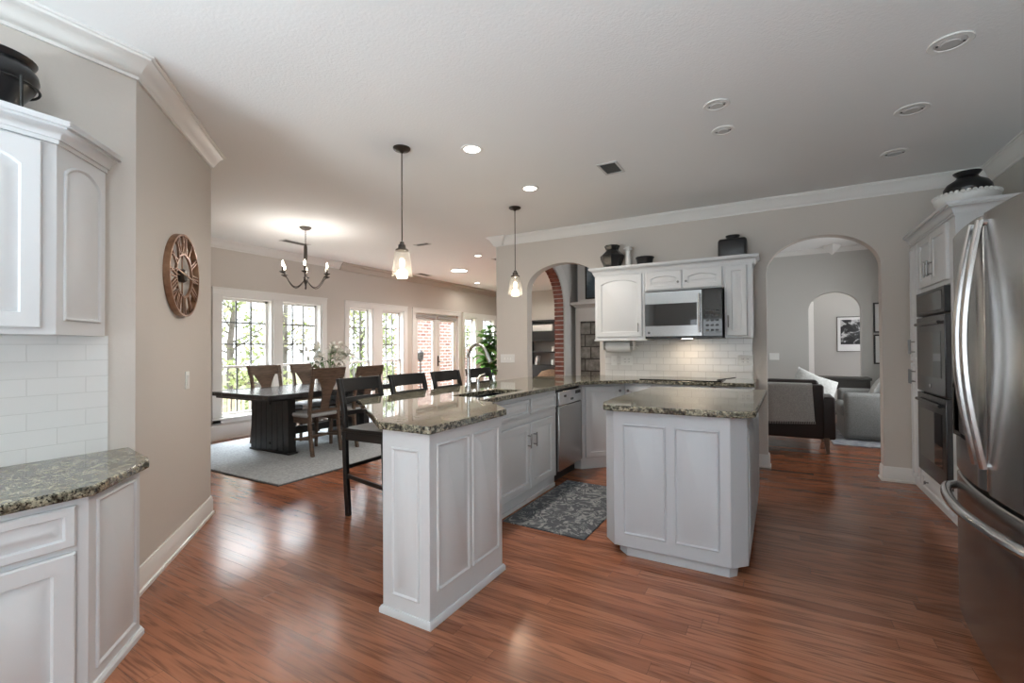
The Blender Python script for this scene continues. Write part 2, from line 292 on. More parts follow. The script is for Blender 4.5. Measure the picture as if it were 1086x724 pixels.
# ---------------------------------------------------------------- mesh helpers
class Fr:   # a vertical face: origin, direction along it (degrees from +X), outward normal to the right of that direction
    def __init__(s, o, ang):
        a = math.radians(ang); s.o = Vector((o[0], o[1], o[2] if len(o) > 2 else 0)); s.U = Vector((math.cos(a), math.sin(a), 0)); s.N = Vector((math.sin(a), -math.cos(a), 0))
    def p(s, u, v, d=0): return s.o + s.U * u + Vector((0, 0, v)) + s.N * d
class MB:
    def __init__(s): s.v = []; s.f = []
    def add(s, vs, fs):
        b = len(s.v); s.v += [Vector(q) for q in vs]; s.f += [tuple(b + i for i in f) for f in fs]
    def box(s, x0, x1, y0, y1, z0, z1):
        s.add([(x0,y0,z0),(x1,y0,z0),(x1,y1,z0),(x0,y1,z0),(x0,y0,z1),(x1,y0,z1),(x1,y1,z1),(x0,y1,z1)],
              [(0,3,2,1),(4,5,6,7),(0,1,5,4),(1,2,6,5),(2,3,7,6),(3,0,4,7)]); return s
    def fbox(s, F, u0, u1, v0, v1, d0, d1):
        s.add([F.p(u,v,d) for d in (d0,d1) for (u,v) in ((u0,v0),(u1,v0),(u1,v1),(u0,v1))],
              [(0,3,2,1),(4,5,6,7),(0,1,5,4),(1,2,6,5),(2,3,7,6),(3,0,4,7)]); return s
    def hexa(s, q): # eight corners, bottom four then top four
        s.add(q, [(0,3,2,1),(4,5,6,7),(0,1,5,4),(1,2,6,5),(2,3,7,6),(3,0,4,7)]); return s
    def bar(s, a, b, w, h, up=(0,0,1), w2=None, h2=None):
        a, b = Vector(a), Vector(b); d = (b-a).normalized(); up = Vector(up)
        sd = d.cross(up)
        if sd.length < 1e-4: sd = d.cross(Vector((1,0,0)))
        sd.normalize(); u = sd.cross(d).normalized(); w2 = w2 or w; h2 = h2 or h
        s.hexa([a-sd*w/2-u*h/2, a+sd*w/2-u*h/2, a+sd*w/2+u*h/2, a-sd*w/2+u*h/2, b-sd*w2/2-u*h2/2, b+sd*w2/2-u*h2/2, b+sd*w2/2+u*h2/2, b-sd*w2/2+u*h2/2]); return s
    def loft(s, loops, cap0=True, cap1=True, closed=False):
        n = len(loops[0]); b = len(s.v)
        for l in loops: s.v += [Vector(q) for q in l]
        m = len(loops)
        for i in range(m if closed else m-1):
            j = (i+1) % m
            for k in range(n):
                k2 = (k+1) % n; s.f.append((b+i*n+k, b+i*n+k2, b+j*n+k2, b+j*n+k))
        if cap0 and not closed: s.f.append(tuple(b+k for k in reversed(range(n))))
        if cap1 and not closed: s.f.append(tuple(b+(m-1)*n+k for k in range(n)))
        return s
    def tube(s, pts, r, n=10, closed=False):
        pts = [Vector(p) for p in pts]; m = len(pts); rs = r if isinstance(r, (list, tuple)) else [r]*m; loops = []
        prev = None
        for i, p in enumerate(pts):
            a = pts[(i-1) % m] if (closed or i > 0) else p; c = pts[(i+1) % m] if (closed or i < m-1) else p
            t = (c-a).normalized()
            if prev is None:
                x = t.cross(Vector((0,0,1)))
                if x.length < .05: x = t.cross(Vector((1,0,0)))
            else: x = prev - t*prev.dot(t)
            x.normalize(); prev = x; y = t.cross(x)
            loops.append([p + (x*math.cos(2*PI*k/n) + y*math.sin(2*PI*k/n))*rs[i] for k in range(n)])
        return s.loft(loops, closed=closed)
    def lathe(s, prof, c=(0,0,0), n=24, fn=None):
        c = Vector(c); loops = []
        for r, z in prof:
            r = max(r, .0004)
            loops.append([c + Vector((r*math.cos(2*PI*k/n), r*math.sin(2*PI*k/n), z)) if fn is None else c + Vector(fn(r, z, 2*PI*k/n)) for k in range(n)])
        return s.loft(loops)
    def prism(s, poly, z0, z1):
        return s.loft([[(x,y,z0) for x,y in poly], [(x,y,z1) for x,y in poly]])
    def sphere(s, c, r, n=12, sq=(1,1,1)):
        c = Vector(c); loops = []
        for i in range(n+1):
            t = -PI/2 + PI*i/n; rr = max(math.cos(t), .003)
            loops.append([c + Vector((rr*math.cos(2*PI*k/(n*2))*r*sq[0], rr*math.sin(2*PI*k/(n*2))*r*sq[1], math.sin(t)*r*sq[2])) for k in range(n*2)])
        return s.loft(loops)
    def holed(s, outer, holes, to3, thick):
        """flat outline with holes (2D), put in space by to3(u,v), thickened by the vector thick"""
        bm = bmesh.new(); edges = []; rings = []
        for lp in [outer] + holes:
            vs = [bm.verts.new(to3(*q)) for q in lp]; rings.append(vs)
            edges += [bm.edges.new((vs[i], vs[(i+1) % len(vs)])) for i in range(len(vs))]
        bmesh.ops.triangle_fill(bm, use_beauty=True, use_dissolve=False, edges=edges)
        bm.verts.index_update(); bm.faces.ensure_lookup_table()
        vs = [v.co.copy() for v in bm.verts]; fs = [[v.index for v in f.verts] for f in bm.faces]
        ri = [[v.index for v in r] for r in rings]; bm.free()
        n = len(vs); th = Vector(thick)
        s.add(vs + [v + th for v in vs], [tuple(f) for f in fs] + [tuple(n + i for i in reversed(f)) for f in fs]
              + [(r[i], r[(i+1) % len(r)], n + r[(i+1) % len(r)], n + r[i]) for r in ri for i in range(len(r))])
        return s
    def sweep(s, path, prof, closed=False):
        """mitred moulding: prof = (out to the right of the path, z)"""
        P = [Vector((p[0], p[1])) for p in path]; m = len(P); loops = []
        for i in range(m):
            ns = []
            if i > 0 or closed: d = (P[i]-P[i-1]).normalized(); ns.append(Vector((d.y, -d.x)))
            if i < m-1 or closed: d = (P[(i+1) % m]-P[i]).normalized(); ns.append(Vector((d.y, -d.x)))
            mt = ns[0] if len(ns) == 1 else (ns[0]+ns[1])/(1+ns[0].dot(ns[1]))
            loops.append([(P[i].x + mt.x*o, P[i].y + mt.y*o, z) for o, z in prof])
        return s.loft(loops, closed=closed)
    def rbox(s, x0, x1, y0, y1, z0, z1, r=.03, n=4):
        """soft box: rounded in plan and at its top and bottom rims"""
        loops = []
        for i in range(n+1):
            a = PI/2*i/n; loops.append((r*(1-math.sin(a)), z0 + r*(1-math.cos(a))))
        for i in range(n+1):
            a = PI/2*i/n; loops.append((r*(1-math.cos(a)), z1 - r*(1-math.sin(a))))
        out = []
        for ins, z in loops:
            l = []
            for cx, cy, a0 in ((x1-r, y1-r, 0), (x0+r, y1-r, PI/2), (x0+r, y0+r, PI), (x1-r, y0+r, 1.5*PI)):
                for k in range(n+1):
                    a = a0 + PI/2*k/n; rr = max(r-ins, .0005); l.append((cx+rr*math.cos(a), cy+rr*math.sin(a), z))
            out.append(l)
        return s.loft(out)
    def xf(s, mtx, start=0):
        for i in range(start, len(s.v)): s.v[i] = mtx @ s.v[i]
        return s
    def build(s, name, m, parent=None, bevel=0, ang=35, smooth=True, origin=None):
        me = bpy.data.meshes.new(name); off = Vector((0,0,0))
        root = parent
        while root is not None and root.parent is not None: root = root.parent
        if root is not None: off = root.location
        elif origin is not None: off = Vector(origin)
        me.from_pydata([v - off for v in s.v], [], s.f)
        bm = bmesh.new(); bm.from_mesh(me); bmesh.ops.recalc_face_normals(bm, faces=bm.faces); bm.to_mesh(me); bm.free()
        if smooth:
            me.polygons.foreach_set('use_smooth', [True]*len(me.polygons)); me.set_sharp_from_angle(angle=math.radians(ang))
        me.materials.append(M[m] if isinstance(m, str) else m)
        o = bpy.data.objects.new(name, me); COL.objects.link(o)
        if parent is not None: o.parent = parent
        elif origin is not None: o.location = off
        if bevel:
            md = o.modifiers.new('edge', 'BEVEL'); md.width = bevel; md.segments = 2; md.limit_method = 'ANGLE'; md.angle_limit = math.radians(40)
        return o
def tag(o, label=None, cat=None, group=None, kind=None):
    if label: o['label'] = label
    if cat: o['category'] = cat
    if group: o['group'] = group
    if kind: o['kind'] = kind
    return o
def thing(name, label, cat, loc=(0,0,0), group=None, kind=None):
    o = bpy.data.objects.new(name, None); COL.objects.link(o); o.location = loc; o.empty_display_size = .1
    return tag(o, label, cat, group, kind)
def copy_tree(o, parent=None):
    c = o.copy(); COL.objects.link(c); c.parent = parent
    for ch in list(o.children): copy_tree(ch, c)
    return c

def raised(mb, F, u0, v0, w, h, d0=0, t=.02, rail=.055, arch=0.0, N=12):
    """raised-panel door or drawer face on frame F"""
    def loop(i, d, a):
        pts = [(u0+i, v0+i), (u0+w-i, v0+i)]
        for k in range(N+1):
            q = k/N; u = u0+w-i - q*(w-2*i)
            pts.append((u, v0+h-i - (a*(1-math.sin(PI*q)**.75) if a else 0)))
        return [F.p(u, v, d0+d) for u, v in pts]
    mb.loft([loop(0,0,0), loop(0,t-.005,0), loop(.006,t,0), loop(rail,t,arch), loop(rail+.005,t-.011,arch), loop(rail+.014,t-.011,arch), loop(rail+.036,t-.001,arch)])
    return mb
def applied(mb, F, u0, v0, w, h, arch=0.0, N=12):
    """raised panel set in a fixed face: a small bead, a quirk, then the sloping field"""
    def loop(i, d, a=arch):
        pts = [(u0+i, v0+i), (u0+w-i, v0+i)]
        for k in range(N+1):
            q = k/N; pts.append((u0+w-i - q*(w-2*i), v0+h-i - (a*(1-math.sin(PI*q)**.75) if a else 0)))
        return [F.p(u, v, d) for u, v in pts]
    mb.loft([loop(0,-.002), loop(.002,.006), loop(.007,.009), loop(.012,.006), loop(.015,.0012), loop(.027,.0012), loop(.058,.014)])
    return mb
def bar_handle(mb, F, u, v, L, d0, vert=True, r=.006):
    a, b = ((u, v-L/2), (u, v+L/2)) if vert else ((u-L/2, v), (u+L/2, v))
    mb.tube([F.p(*a, d0+.032), F.p(*b, d0+.032)], r, 8)
    for q in (.15, .85):
        uu, vv = a[0]+(b[0]-a[0])*q, a[1]+(b[1]-a[1])*q
        mb.tube([F.p(uu, vv, d0), F.p(uu, vv, d0+.032)], r*.8, 8)
    return mb
def knob(mb, F, u, v, d0, r=.014):
    c = F.p(u, v, d0); N = F.N; U = F.U; Z = Vector((0,0,1)); loops = []
    for rr, d in ((.006,0),(.005,.014),(r,.018),(r*1.05,.024),(r*.7,.029),(.001,.030)):
        loops.append([c + N*d + (U*math.cos(2*PI*k/12)+Z*math.sin(2*PI*k/12))*rr for k in range(12)])
    return mb.loft(loops)
def arc_pts(cx, cz, rx, rz, a0, a1, n): return [(cx+rx*math.cos(a0+(a1-a0)*k/n), cz+rz*math.sin(a0+(a1-a0)*k/n)) for k in range(n+1)]
def arch_hole(x0, x1, z0, zs, za, n=24):   # opening outline: jambs to zs, elliptical head to za
    return [(x0, z0), (x1, z0)] + arc_pts((x0+x1)/2, zs, (x1-x0)/2, za-zs, 0, PI, n)
CABCROWN = lambda z: [(o, z+q) for o, q in [(0,-.012),(.008,-.012),(.008,.006),(.016,.006),(.017,.016),(.024,.032),(.036,.044),(.044,.046),(.044,.056),(.058,.056),(.058,.078),(-.03,.078)]]
# ================================================================ the setting
ZC = 2.775
XL, XR, YB = -2.86, 1.62, 5.474
CK, CE = (-2.86, 1.10), (-3.788, 1.940)          # corner and end of the angled clock wall
XD = -6.70
def struct(o): return tag(o, kind='structure')
struct(MB().prism([(-3.0,-2.9),(2.6,-2.9),(2.6,11.5),(-7.0,11.5),(-7.0,.9),(-3.0,.9)], -.1, 0).build('floor', 'oak'))
struct(MB().prism([(-3.0,-2.9),(1.9,-2.9),(1.9,YB+.14),(-7,YB+.14),(-7,.9),(-3.0,.9)], ZC, ZC+.1).box(-7.0, -3.14, YB+.14, 11.5, ZC, ZC+.1).build('ceiling', 'ceiling'))
struct(MB().box(-3.14, 2.6, YB+.14, 11.5, 2.88, 2.98).build('ceiling', 'ceiling'))
struct(MB().holed([(-2.7,0),(CK[1],0),(CK[1],ZC),(-2.7,ZC)], [], lambda u, v: (XL, u, v), (-.14,0,0)).build('wall_left', 'wall'))
struct(MB().prism([CK, CE, (-6.9, CE[1]), (-6.9, .95), (-3.0, .95)], 0, ZC).build('wall_left_angled', 'wall'))
# back wall with the two arched openings
A1 = (-2.895, -1.885); A2 = (-.082, .862)
struct(MB().holed([(-3.376,0), (A1[0],0)] + list(reversed(arch_hole(*A1, 0, 2.03, 2.345)[2:])) + [(A1[1],0), (A2[0],0)] + list(reversed(arch_hole(*A2, 0, 2.01, 2.355)[2:])) + [(A2[1],0), (XR+.12,0), (XR+.12,2.9), (-3.376,2.9)],
       [], lambda u, v: (u, YB, v), (0, .14, 0)).build('wall_back', 'wall'))
struct(MB().holed([(-2.7,0), (9.4,0), (9.4,2.9), (-2.7,2.9)], [[(6.5,.6),(8.3,.6),(8.3,2.2),(6.5,2.2)],[(-2.5,.6),(-1.3,.6),(-1.3,2.1),(-2.5,2.1)]], lambda u, v: (XR, u, v), (.12,0,0)).build('wall_right', 'wall_grey'))
struct(MB().holed([(-6.9,0), (1.74,0), (1.74,ZC), (-6.9,ZC)], [[(-2.0,.45),(1.0,.45),(1.0,2.0),(-2.0,2.0)]], lambda u, v: (u, -2.7, v), (0,-.15,0)).build('wall_front', 'wall'))
# dining room window wall
S = (XD)/(-6.54)
def wy(y): return y*S
W1 = (wy(3.47), wy(4.23)); W2 = (wy(4.36), wy(5.08)); W3 = (wy(5.63), wy(6.20)); W4 = (wy(6.42), wy(7.03)); W5 = (wy(9.12), wy(9.62)); W6 = (wy(9.92), wy(10.5))
DO = (wy(7.36), wy(8.86)); ZS, ZT = .29, 2.02
hol = [[(a,ZS),(b,ZS),(b,ZT),(a,ZT)] for a, b in (W1, W2, W3, W4, W5, W6)]
struct(MB().holed([(CE[1]-.2,0), (DO[0],0), (DO[0],2.03), (DO[1],2.03), (DO[1],0), (11.5,0), (11.5,ZC), (CE[1]-.2,ZC)], hol, lambda u, v: (XD, u, v), (-.16,0,0)).build('wall_dining', 'wall'))
struct(MB().box(-6.9, -3.14, 11.2, 11.35, 0, ZC).build('wall_far', 'wall'))
# wall between dining side and sitting room, with the brick-lined arch
BA = (5.95, 7.23)
struct(MB().holed([(YB+.14,0), (BA[0],0)] + list(reversed(arch_hole(*BA, 0, 1.93, 2.58)[2:])) + [(BA[1],0), (9.3,0), (9.3,2.9), (YB+.14,2.9)], [], lambda u, v: (-3.28, u, v), (.14,0,0)).build('wall_middle', 'wall_white'))
struct(MB().box(-3.28, -3.14, 9.3, 11.35, 0, 2.9).build('wall_middle', 'wall_white'))
def strip_arch(x0, x1, hole_in, hole_out, name, m):
    mb = MB(); a = hole_in; b = hole_out
    loops = [[(x0,)+p for p in ()]]
    mb.loft([[ (x0,pa[0],pa[1]), (x1,pa[0],pa[1]), (x1,pb[0],pb[1]), (x0,pb[0],pb[1]) ] for pa, pb in zip(a, b)])
    return struct(mb.build(name, m))
o_in = [(BA[1]-.012, 0)] + arc_pts(6.59, 1.93, .628, .638, 0, PI, 28) + [(BA[0]+.012, 0)]
o_out = [(BA[1]+.004, 0)] + arc_pts(6.59, 1.93, .644, .654, 0, PI, 28) + [(BA[0]-.004, 0)]
# brick lining laid as blocks round the opening
def brick_lining():
    mb = MB(); pts = [(BA[1], z*.0775) for z in range(25)] + arc_pts(6.59, 1.93, .64, .65, 0, PI, 27) + [(BA[0], z*.0775) for z in reversed(range(25))]
    for i in range(len(pts)-1):
        a, b = Vector(pts[i]), Vector(pts[i+1]); t = (b-a)
        if t.length < .01: continue
        n = Vector((-t.y, t.x)).normalized(); a2, b2 = a + t*.11, b - t*.11
        q = [a2 - n*.004, b2 - n*.004, b2 + n*.018, a2 + n*.018]
        mb.hexa([(-3.287,q[0].x,q[0].y),(-3.287,q[1].x,q[1].y),(-3.287,q[2].x,q[2].y),(-3.287,q[3].x,q[3].y),(-3.128,q[0].x,q[0].y),(-3.128,q[1].x,q[1].y),(-3.128,q[2].x,q[2].y),(-3.128,q[3].x,q[3].y)])
    return struct(mb.build('trim_1', 'brick_block', bevel=.003))
brick_lining()
strip_arch(-3.15, -3.115, [(BA[1]+.02,0)] + arc_pts(6.59,1.93,.66,.67,0,PI,28) + [(BA[0]-.02,0)], [(BA[1]+.28,0)] + arc_pts(6.59,1.93,.92,.86,0,PI,28) + [(BA[0]-.02,0)], 'trim_2', 'trim')
# sitting room far wall with inner arch, and hall behind
HA = (.48, 1.20)
struct(MB().holed([(-3.14,0), (HA[0],0)] + list(reversed(arch_hole(*HA, 0, 1.84, 2.145)[2:])) + [(HA[1],0), (XR+.12,0), (XR+.12,2.9), (-3.14,2.9)], [], lambda u, v: (u, 9.3, v), (0,.14,0)).build('wall_sitting', 'wall_grey'))
struct(MB().box(-1, 2.6, 11.0, 11.15, 0, 2.9).build('wall_hall', 'wall_grey'))
struct(MB().box(2.4, 2.55, 9.3, 11.0, 0, 2.9).build('wall_hall_end', 'wall_grey'))
dr = struct(thing('door_3', None, None, (.15, 11.0, 0)))
F = Fr((0, 11.0, 0), 0)
MB().fbox(F, -.25, .56, .01, 2.03, -.001, .012).build('door_leaf', 'trim', dr, .003)
MB().fbox(F, .56, .655, 0, 2.13, -.001, .022).fbox(F, -.345, -.25, 0, 2.13, -.001, .022).fbox(F, -.345, .655, 2.03, 2.13, -.001, .024).build('door_casing', 'trim', dr, .003)

# mouldings: crown, baseboards, casings
CR = [(0,ZC-.115),(.012,ZC-.115),(.014,ZC-.10),(.024,ZC-.092),(.034,ZC-.07),(.062,ZC-.03),(.076,ZC-.022),(.080,ZC-.012),(.092,ZC-.010),(.092,ZC),(0,ZC)]
struct(MB().sweep([(XL,-2.7), CK, CE, (XD,CE[1]), (XD,wy(5.44))], CR).build('trim_3', 'trim'))
BC = [(0,ZC-.13),(.03,ZC-.13),(.034,ZC-.115),(.06,ZC-.05),(.10,ZC-.03),(.10,ZC),(0,ZC)]
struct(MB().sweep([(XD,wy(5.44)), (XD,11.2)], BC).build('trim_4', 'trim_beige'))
struct(MB().sweep([(-3.376,9), (-3.376,YB), (XR,YB), (XR,-2.7)], CR).build('trim_5', 'trim'))
struct(MB().sweep([(-3.376,YB+.1),(-3.376,YB-.035),(-3.27,YB-.035),(-3.27,YB)], CR).build('trim_6', 'trim'))
def BB(h=.135): return [(0,0),(.024,0),(.024,.018),(.015,.022),(.015,h-.03),(.012,h-.024),(.012,h-.012),(.006,h),(0,h)]
struct(MB().sweep([(XL,1.02), CK, CE, (CE[0]-.3,CE[1])], BB()).build('baseboard_left', 'trim'))
struct(MB().sweep([(XD,CE[1]), (XD,DO[0]-.08)], [(0,0),(.03,0),(.03,.02),(.016,.024),(.016,.19),(.006,.2),(0,.2)]).build('baseboard_dining', 'trim'))
struct(MB().sweep([(A2[1]-.001,YB+.13), (A2[1]-.001,YB), (1.10,YB)], BB()).sweep([(-.3,YB),(A2[0]+.001,YB),(A2[0]+.001,YB+.13)], BB()).build('baseboard_back', 'trim'))
struct(MB().sweep([(-3.376,YB+.1),(-3.376,YB),(A1[0],YB),(A1[0],YB+.13)], BB()).build('baseboard_column', 'trim'))
struct(MB().sweep([(-1.2,9.3),(HA[0],9.3),(HA[0],9.43)], BB()).sweep([(HA[1],9.43),(HA[1],9.3),(XR,9.3)], BB()).build('baseboard_sitting', 'trim'))

# windows of the dining side: jamb frame, sash with glazing bars, pane
FD = Fr((XD, 0, 0), 90)          # u = y, outwards into the room
def window(nm, a, b, cols=3, rows=3, split=None):
    w = struct(thing(nm, None, None, (XD, (a+b)/2, ZS)))
    e = .03
    MB().fbox(FD, a, a+e, ZS, ZT, -.15, .0).fbox(FD, b-e, b, ZS, ZT, -.15, 0).fbox(FD, a, b, ZT-e, ZT, -.15, 0).fbox(FD, a, b, ZS, ZS+e, -.15, 0).build('window_frame', 'trim', w, .002)
    zm = 1.0; mb = MB(); g = MB()
    for z0, z1, d in ((ZS+e, zm+.02, -.09), (zm-.02, ZT-e, -.115)):
        a2, b2 = a+e, b-e; s = .035
        mb.fbox(FD, a2, a2+s, z0, z1, d-.02, d+.015).fbox(FD, b2-s, b2, z0, z1, d-.02, d+.015).fbox(FD, a2, b2, z0, z0+s, d-.02, d+.015).fbox(FD, a2, b2, z1-s, z1, d-.02, d+.015)
        g.fbox(FD, a2+s, b2-s, z0+s, z1-s, d-.005, d-.001)
    mb.build('sash', 'trim', w, .002); g.build('pane', 'pane', w)
    mu = MB()
    for z0, z1, d, r in ((ZS+e+.035, zm-.015, -.09, 2), (zm+.015, ZT-e-.035, -.115, rows)):
        a2, b2 = a+e+.035, b-e-.035
        for i in range(1, cols): u = a2+(b2-a2)*i/cols; mu.fbox(FD, u-.011, u+.011, z0, z1, d-.008, d+.008)
        for i in range(1, r): v = z0+(z1-z0)*i/r; mu.fbox(FD, a2, b2, v-.011, v+.011, d-.008, d+.008)
    mu.build('glazing_bars', mat('grey_glazing_bar', (.42,.42,.41), .5) if 'gb' not in M else M['gb'], w)
M['gb'] = mat('grey_glazing_bar', (.17,.17,.165), .5)  # bars darkened in colour to look backlit
for i, (a, b) in enumerate((W1, W2, W3, W4, W5, W6)): window('window_%d' % (i+1), a, b, 3 if i < 4 else 2)
def casing(nm, a, b, posts, z0=ZS-.06, z1=ZT+.10):
    mb = MB().fbox(FD, a, b, ZT-.005, z1, 0, .022).fbox(FD, a-.006, b+.006, z1-.022, z1, .0, .032)
    for p0, p1 in posts: mb.fbox(FD, p0, p1, z0, ZT+.01, 0, .02)
    if z0 > 0: mb.fbox(FD, a, b, z0, ZS+.004, 0, .02).fbox(FD, a-.01, b+.01, ZS-.012, ZS+.012, 0, .04)
    return struct(mb.build(nm, 'trim', bevel=.003))
casing('trim_7', wy(3.36), wy(5.17), [(wy(3.36), W1[0]), (W1[1], W2[0]), (W2[1], wy(5.17))])
casing('trim_8', wy(5.55), wy(7.12), [(wy(5.55), W3[0]), (W3[1], W4[0]), (W4[1], wy(7.12))])
casing('trim_9', wy(7.27), wy(8.95), [(wy(7.27), DO[0]), (DO[1], wy(8.95))], z0=0)
casing('trim_10', wy(9.04), wy(10.6), [(wy(9.04), W5[0]), (W5[1], W6[0]), (W6[1], wy(10.6))])
ym = (DO[0]+DO[1])/2
for i, (a, b, hs) in enumerate(((DO[0]+.01, ym-.004, None), (ym+.004, DO[1]-.01, 1))):
    d = struct(thing('door_%d' % (i+1), None, None, (XD-.06, (a+b)/2, 0)))
    s = .125
    MB().fbox(FD, a, a+s, .01, 2.02, -.09, -.045).fbox(FD, b-s, b, .01, 2.02, -.09, -.045).fbox(FD, a+s, b-s, .01, .25, -.09, -.045).fbox(FD, a+s, b-s, 1.85, 2.02, -.09, -.045).build('door_frame', 'trim', d, .004)
    MB().fbox(FD, a+s, b-s, .25, 1.85, -.07, -.066).build('pane', 'pane', d)
    MB().fbox(FD, a+.02, b-.02, 1.90, 1.97, -.045, -.02).build('blind_roll', mat('blind_grey', (.35,.34,.33), .8), d, .004)
    if hs:
        h = MB().fbox(FD, a+.03, a+.075, .83, 1.07, -.045, -.038); h.tube([FD.p(a+.052,.93,-.04), FD.p(a+.052,.93,.005), FD.p(a+.16,.925,.008)], .009, 8); h.sphere(FD.p(a+.052,1.03,-.03), .016, 6)
        h.build('door_handle', 'bronze', d)
# rear window and two unseen windows added for light: frame, bars and glass
def rear_window(nm, F, u0, u1, z0, z1, d):
    w = struct(thing(nm, None, None, F.p((u0+u1)/2, z0, d)))
    mb = MB().fbox(F,u0,u0+.06,z0,z1,d-.05,d).fbox(F,u1-.06,u1,z0,z1,d-.05,d).fbox(F,u0,u1,z0,z0+.06,d-.05,d).fbox(F,u0,u1,z1-.06,z1,d-.05,d).fbox(F,(u0+u1)/2-.03,(u0+u1)/2+.03,z0,z1,d-.05,d)
    for i in (1,2,3): v = z0+(z1-z0)*i/4; mb.fbox(F,u0,u1,v-.01,v+.01,d-.035,d-.015)
    mb.build('window_frame', 'trim', w); MB().fbox(F,u0+.06,u1-.06,z0+.06,z1-.06,d-.03,d-.026).build('pane', 'pane', w)
FB = Fr((0,-2.7,0), 180)
rear_window('window_7', FB, -1.0, 2.0, .45, 2.0, -.02)
rear_window('window_8', Fr((XR,0,0), 270), -8.3, -6.5, .6, 2.2, -.02); rear_window('window_9', Fr((XR,0,0), 270), 1.3, 2.5, .6, 2.1, -.02)  # both unseen windows added as openings for side light
# sitting-room ceiling corner moulding
struct(MB().sweep([(-3.14,9.3),(XR,9.3)], [(0,2.80),(.05,2.86),(.05,2.88),(0,2.88)]).build('trim_11', 'wall_white'))
struct(MB().lathe([(.005,0),(.10,.10),(.12,.14),(.12,.16)], (.80,9.05,2.72), 4).build('trim_12', 'trim'))

# tiled splashbacks
struct(MB().box(XL-.001, XL+.009, -.75, .985, .77, 1.335).build('wall_left_tiles', 'tile_y'))
struct(MB().box(-1.815, -.215, YB-.012, YB+.001, .905, 1.42).build('wall_back_tiles', 'tile_x'))
# ================================================================ kitchen, left side
def shift(poly, d):  # grow/shrink helper for toe kicks: moves a convex CCW polygon inwards by d
    m = len(poly); out = []
    for i in range(m):
        p0, p1, p2 = Vector(poly[i-1]), Vector(poly[i]), Vector(poly[(i+1) % m])
        n1 = Vector((-(p1-p0).y, (p1-p0).x)).normalized(); n2 = Vector((-(p2-p1).y, (p2-p1).x)).normalized()
        q = p1 + (n1+n2)/(1+n1.dot(n2))*d; out.append((q.x, q.y))
    return out
LZ = .735    # underside of the left worktop
# base cabinet with angled end
P1, P2 = (-2.20, .705), (-2.47, .968)
c = thing('base_cabinet', 'white base cabinet with angled end panel under the speckled worktop beside the clock wall', 'cabinet', (-2.5, .3, 0))
MB().prism([(XL+.002,-.12), (-2.20,-.12), P1, P2, (XL+.002,.99)], .0, LZ).build('body', 'cab', c, .002)
F = Fr((-2.20, -.12, 0), 90); L = .825
b = raised(MB(), F, .02, .565, .765, .145, 0, .02, .03).build('drawer', 'cab', c)
knob(MB(), F, .405, .637, .02).build('knob', 'nickel', b)
b = raised(MB(), F, .02, .05, .765, .495, 0, .02, .06).build('door', 'cab', c)
knob(MB(), F, .07, .49, .02).build('knob', 'nickel', b)
ang = math.degrees(math.atan2(P2[1]-P1[1], P2[0]-P1[0])); F = Fr(P1, ang); w = math.hypot(P2[0]-P1[0], P2[1]-P1[1])
applied(MB(), F, .045, .07, w-.085, LZ-.10).build('end_panel', 'cab', c)
MB().sweep([(-2.2,-.12), P1, P2, (XL+.1,.992)], [(0,0),(.016,0),(.016,.02),(.008,.03),(0,.03)]).build('base_shoe', 'cab', c)
w = MB().prism([(XL+.001,-1.2), (-2.165,-1.2), (-2.165,.715), (-2.45,.995), (-2.52,1.02), (XL+.001,1.075)], LZ, LZ+.038)
tag(w.build('worktop', 'granite', bevel=.008, origin=(-2.5,.3,LZ)), 'low speckled olive granite worktop on the cabinet beside the clock wall', 'worktop')
c = thing('base_cabinet', 'white base cabinet at the photo edge, nearer than the angled end cabinet', 'cabinet', (-2.5,-.5,0))
MB().prism([(XL+.002,-1.0), (-2.20,-1.0), (-2.20,-.125), (XL+.002,-.125)], 0, LZ).build('body', 'cab', c, .002)
raised(MB(), Fr((-2.20,-1.0,0),90), .02, .05, .83, .66, 0, .02, .06).build('door', 'cab', c)
# wall cabinet with angled end
UB, UT = 1.33, 2.13
Q1, Q2 = (-2.576, .719), (-2.80, .955)
c = thing('wall_cabinet', 'white wall cabinet with angled arched-panel end above the white subway tiles', 'cabinet', (-2.7, .4, UB))
MB().prism([(XL+.002,-.4), (-2.576,-.4), Q1, Q2, (XL+.002,.957)], UB, UT).build('body', 'cab', c, .002)
F = Fr((-2.576,-.4,0), 90)
raised(MB(), F, .66, UB+.025, .41, UT-UB-.045, 0, .02, .06, .05).build('door', 'cab', c)
raised(MB(), F, .22, UB+.025, .41, UT-UB-.045, 0, .02, .06, .05).build('door', 'cab', c)
F = Fr(Q1, math.degrees(math.atan2(Q2[1]-Q1[1], Q2[0]-Q1[0]))); w = math.hypot(Q2[0]-Q1[0], Q2[1]-Q1[1])
applied(MB(), F, .04, UB+.06, w-.08, UT-UB-.12, .05).build('end_panel', 'cab', c)
MB().sweep([(-2.576,-.4), Q1, Q2, (XL+.05,.958)], CABCROWN(UT)).build('cornice', 'cab', c)
MB().prism([(XL+.002,-.4), (-2.576,-.4), Q1, Q2, (XL+.002,.957)], UT, UT+.07).build('top_board', 'cab', c)

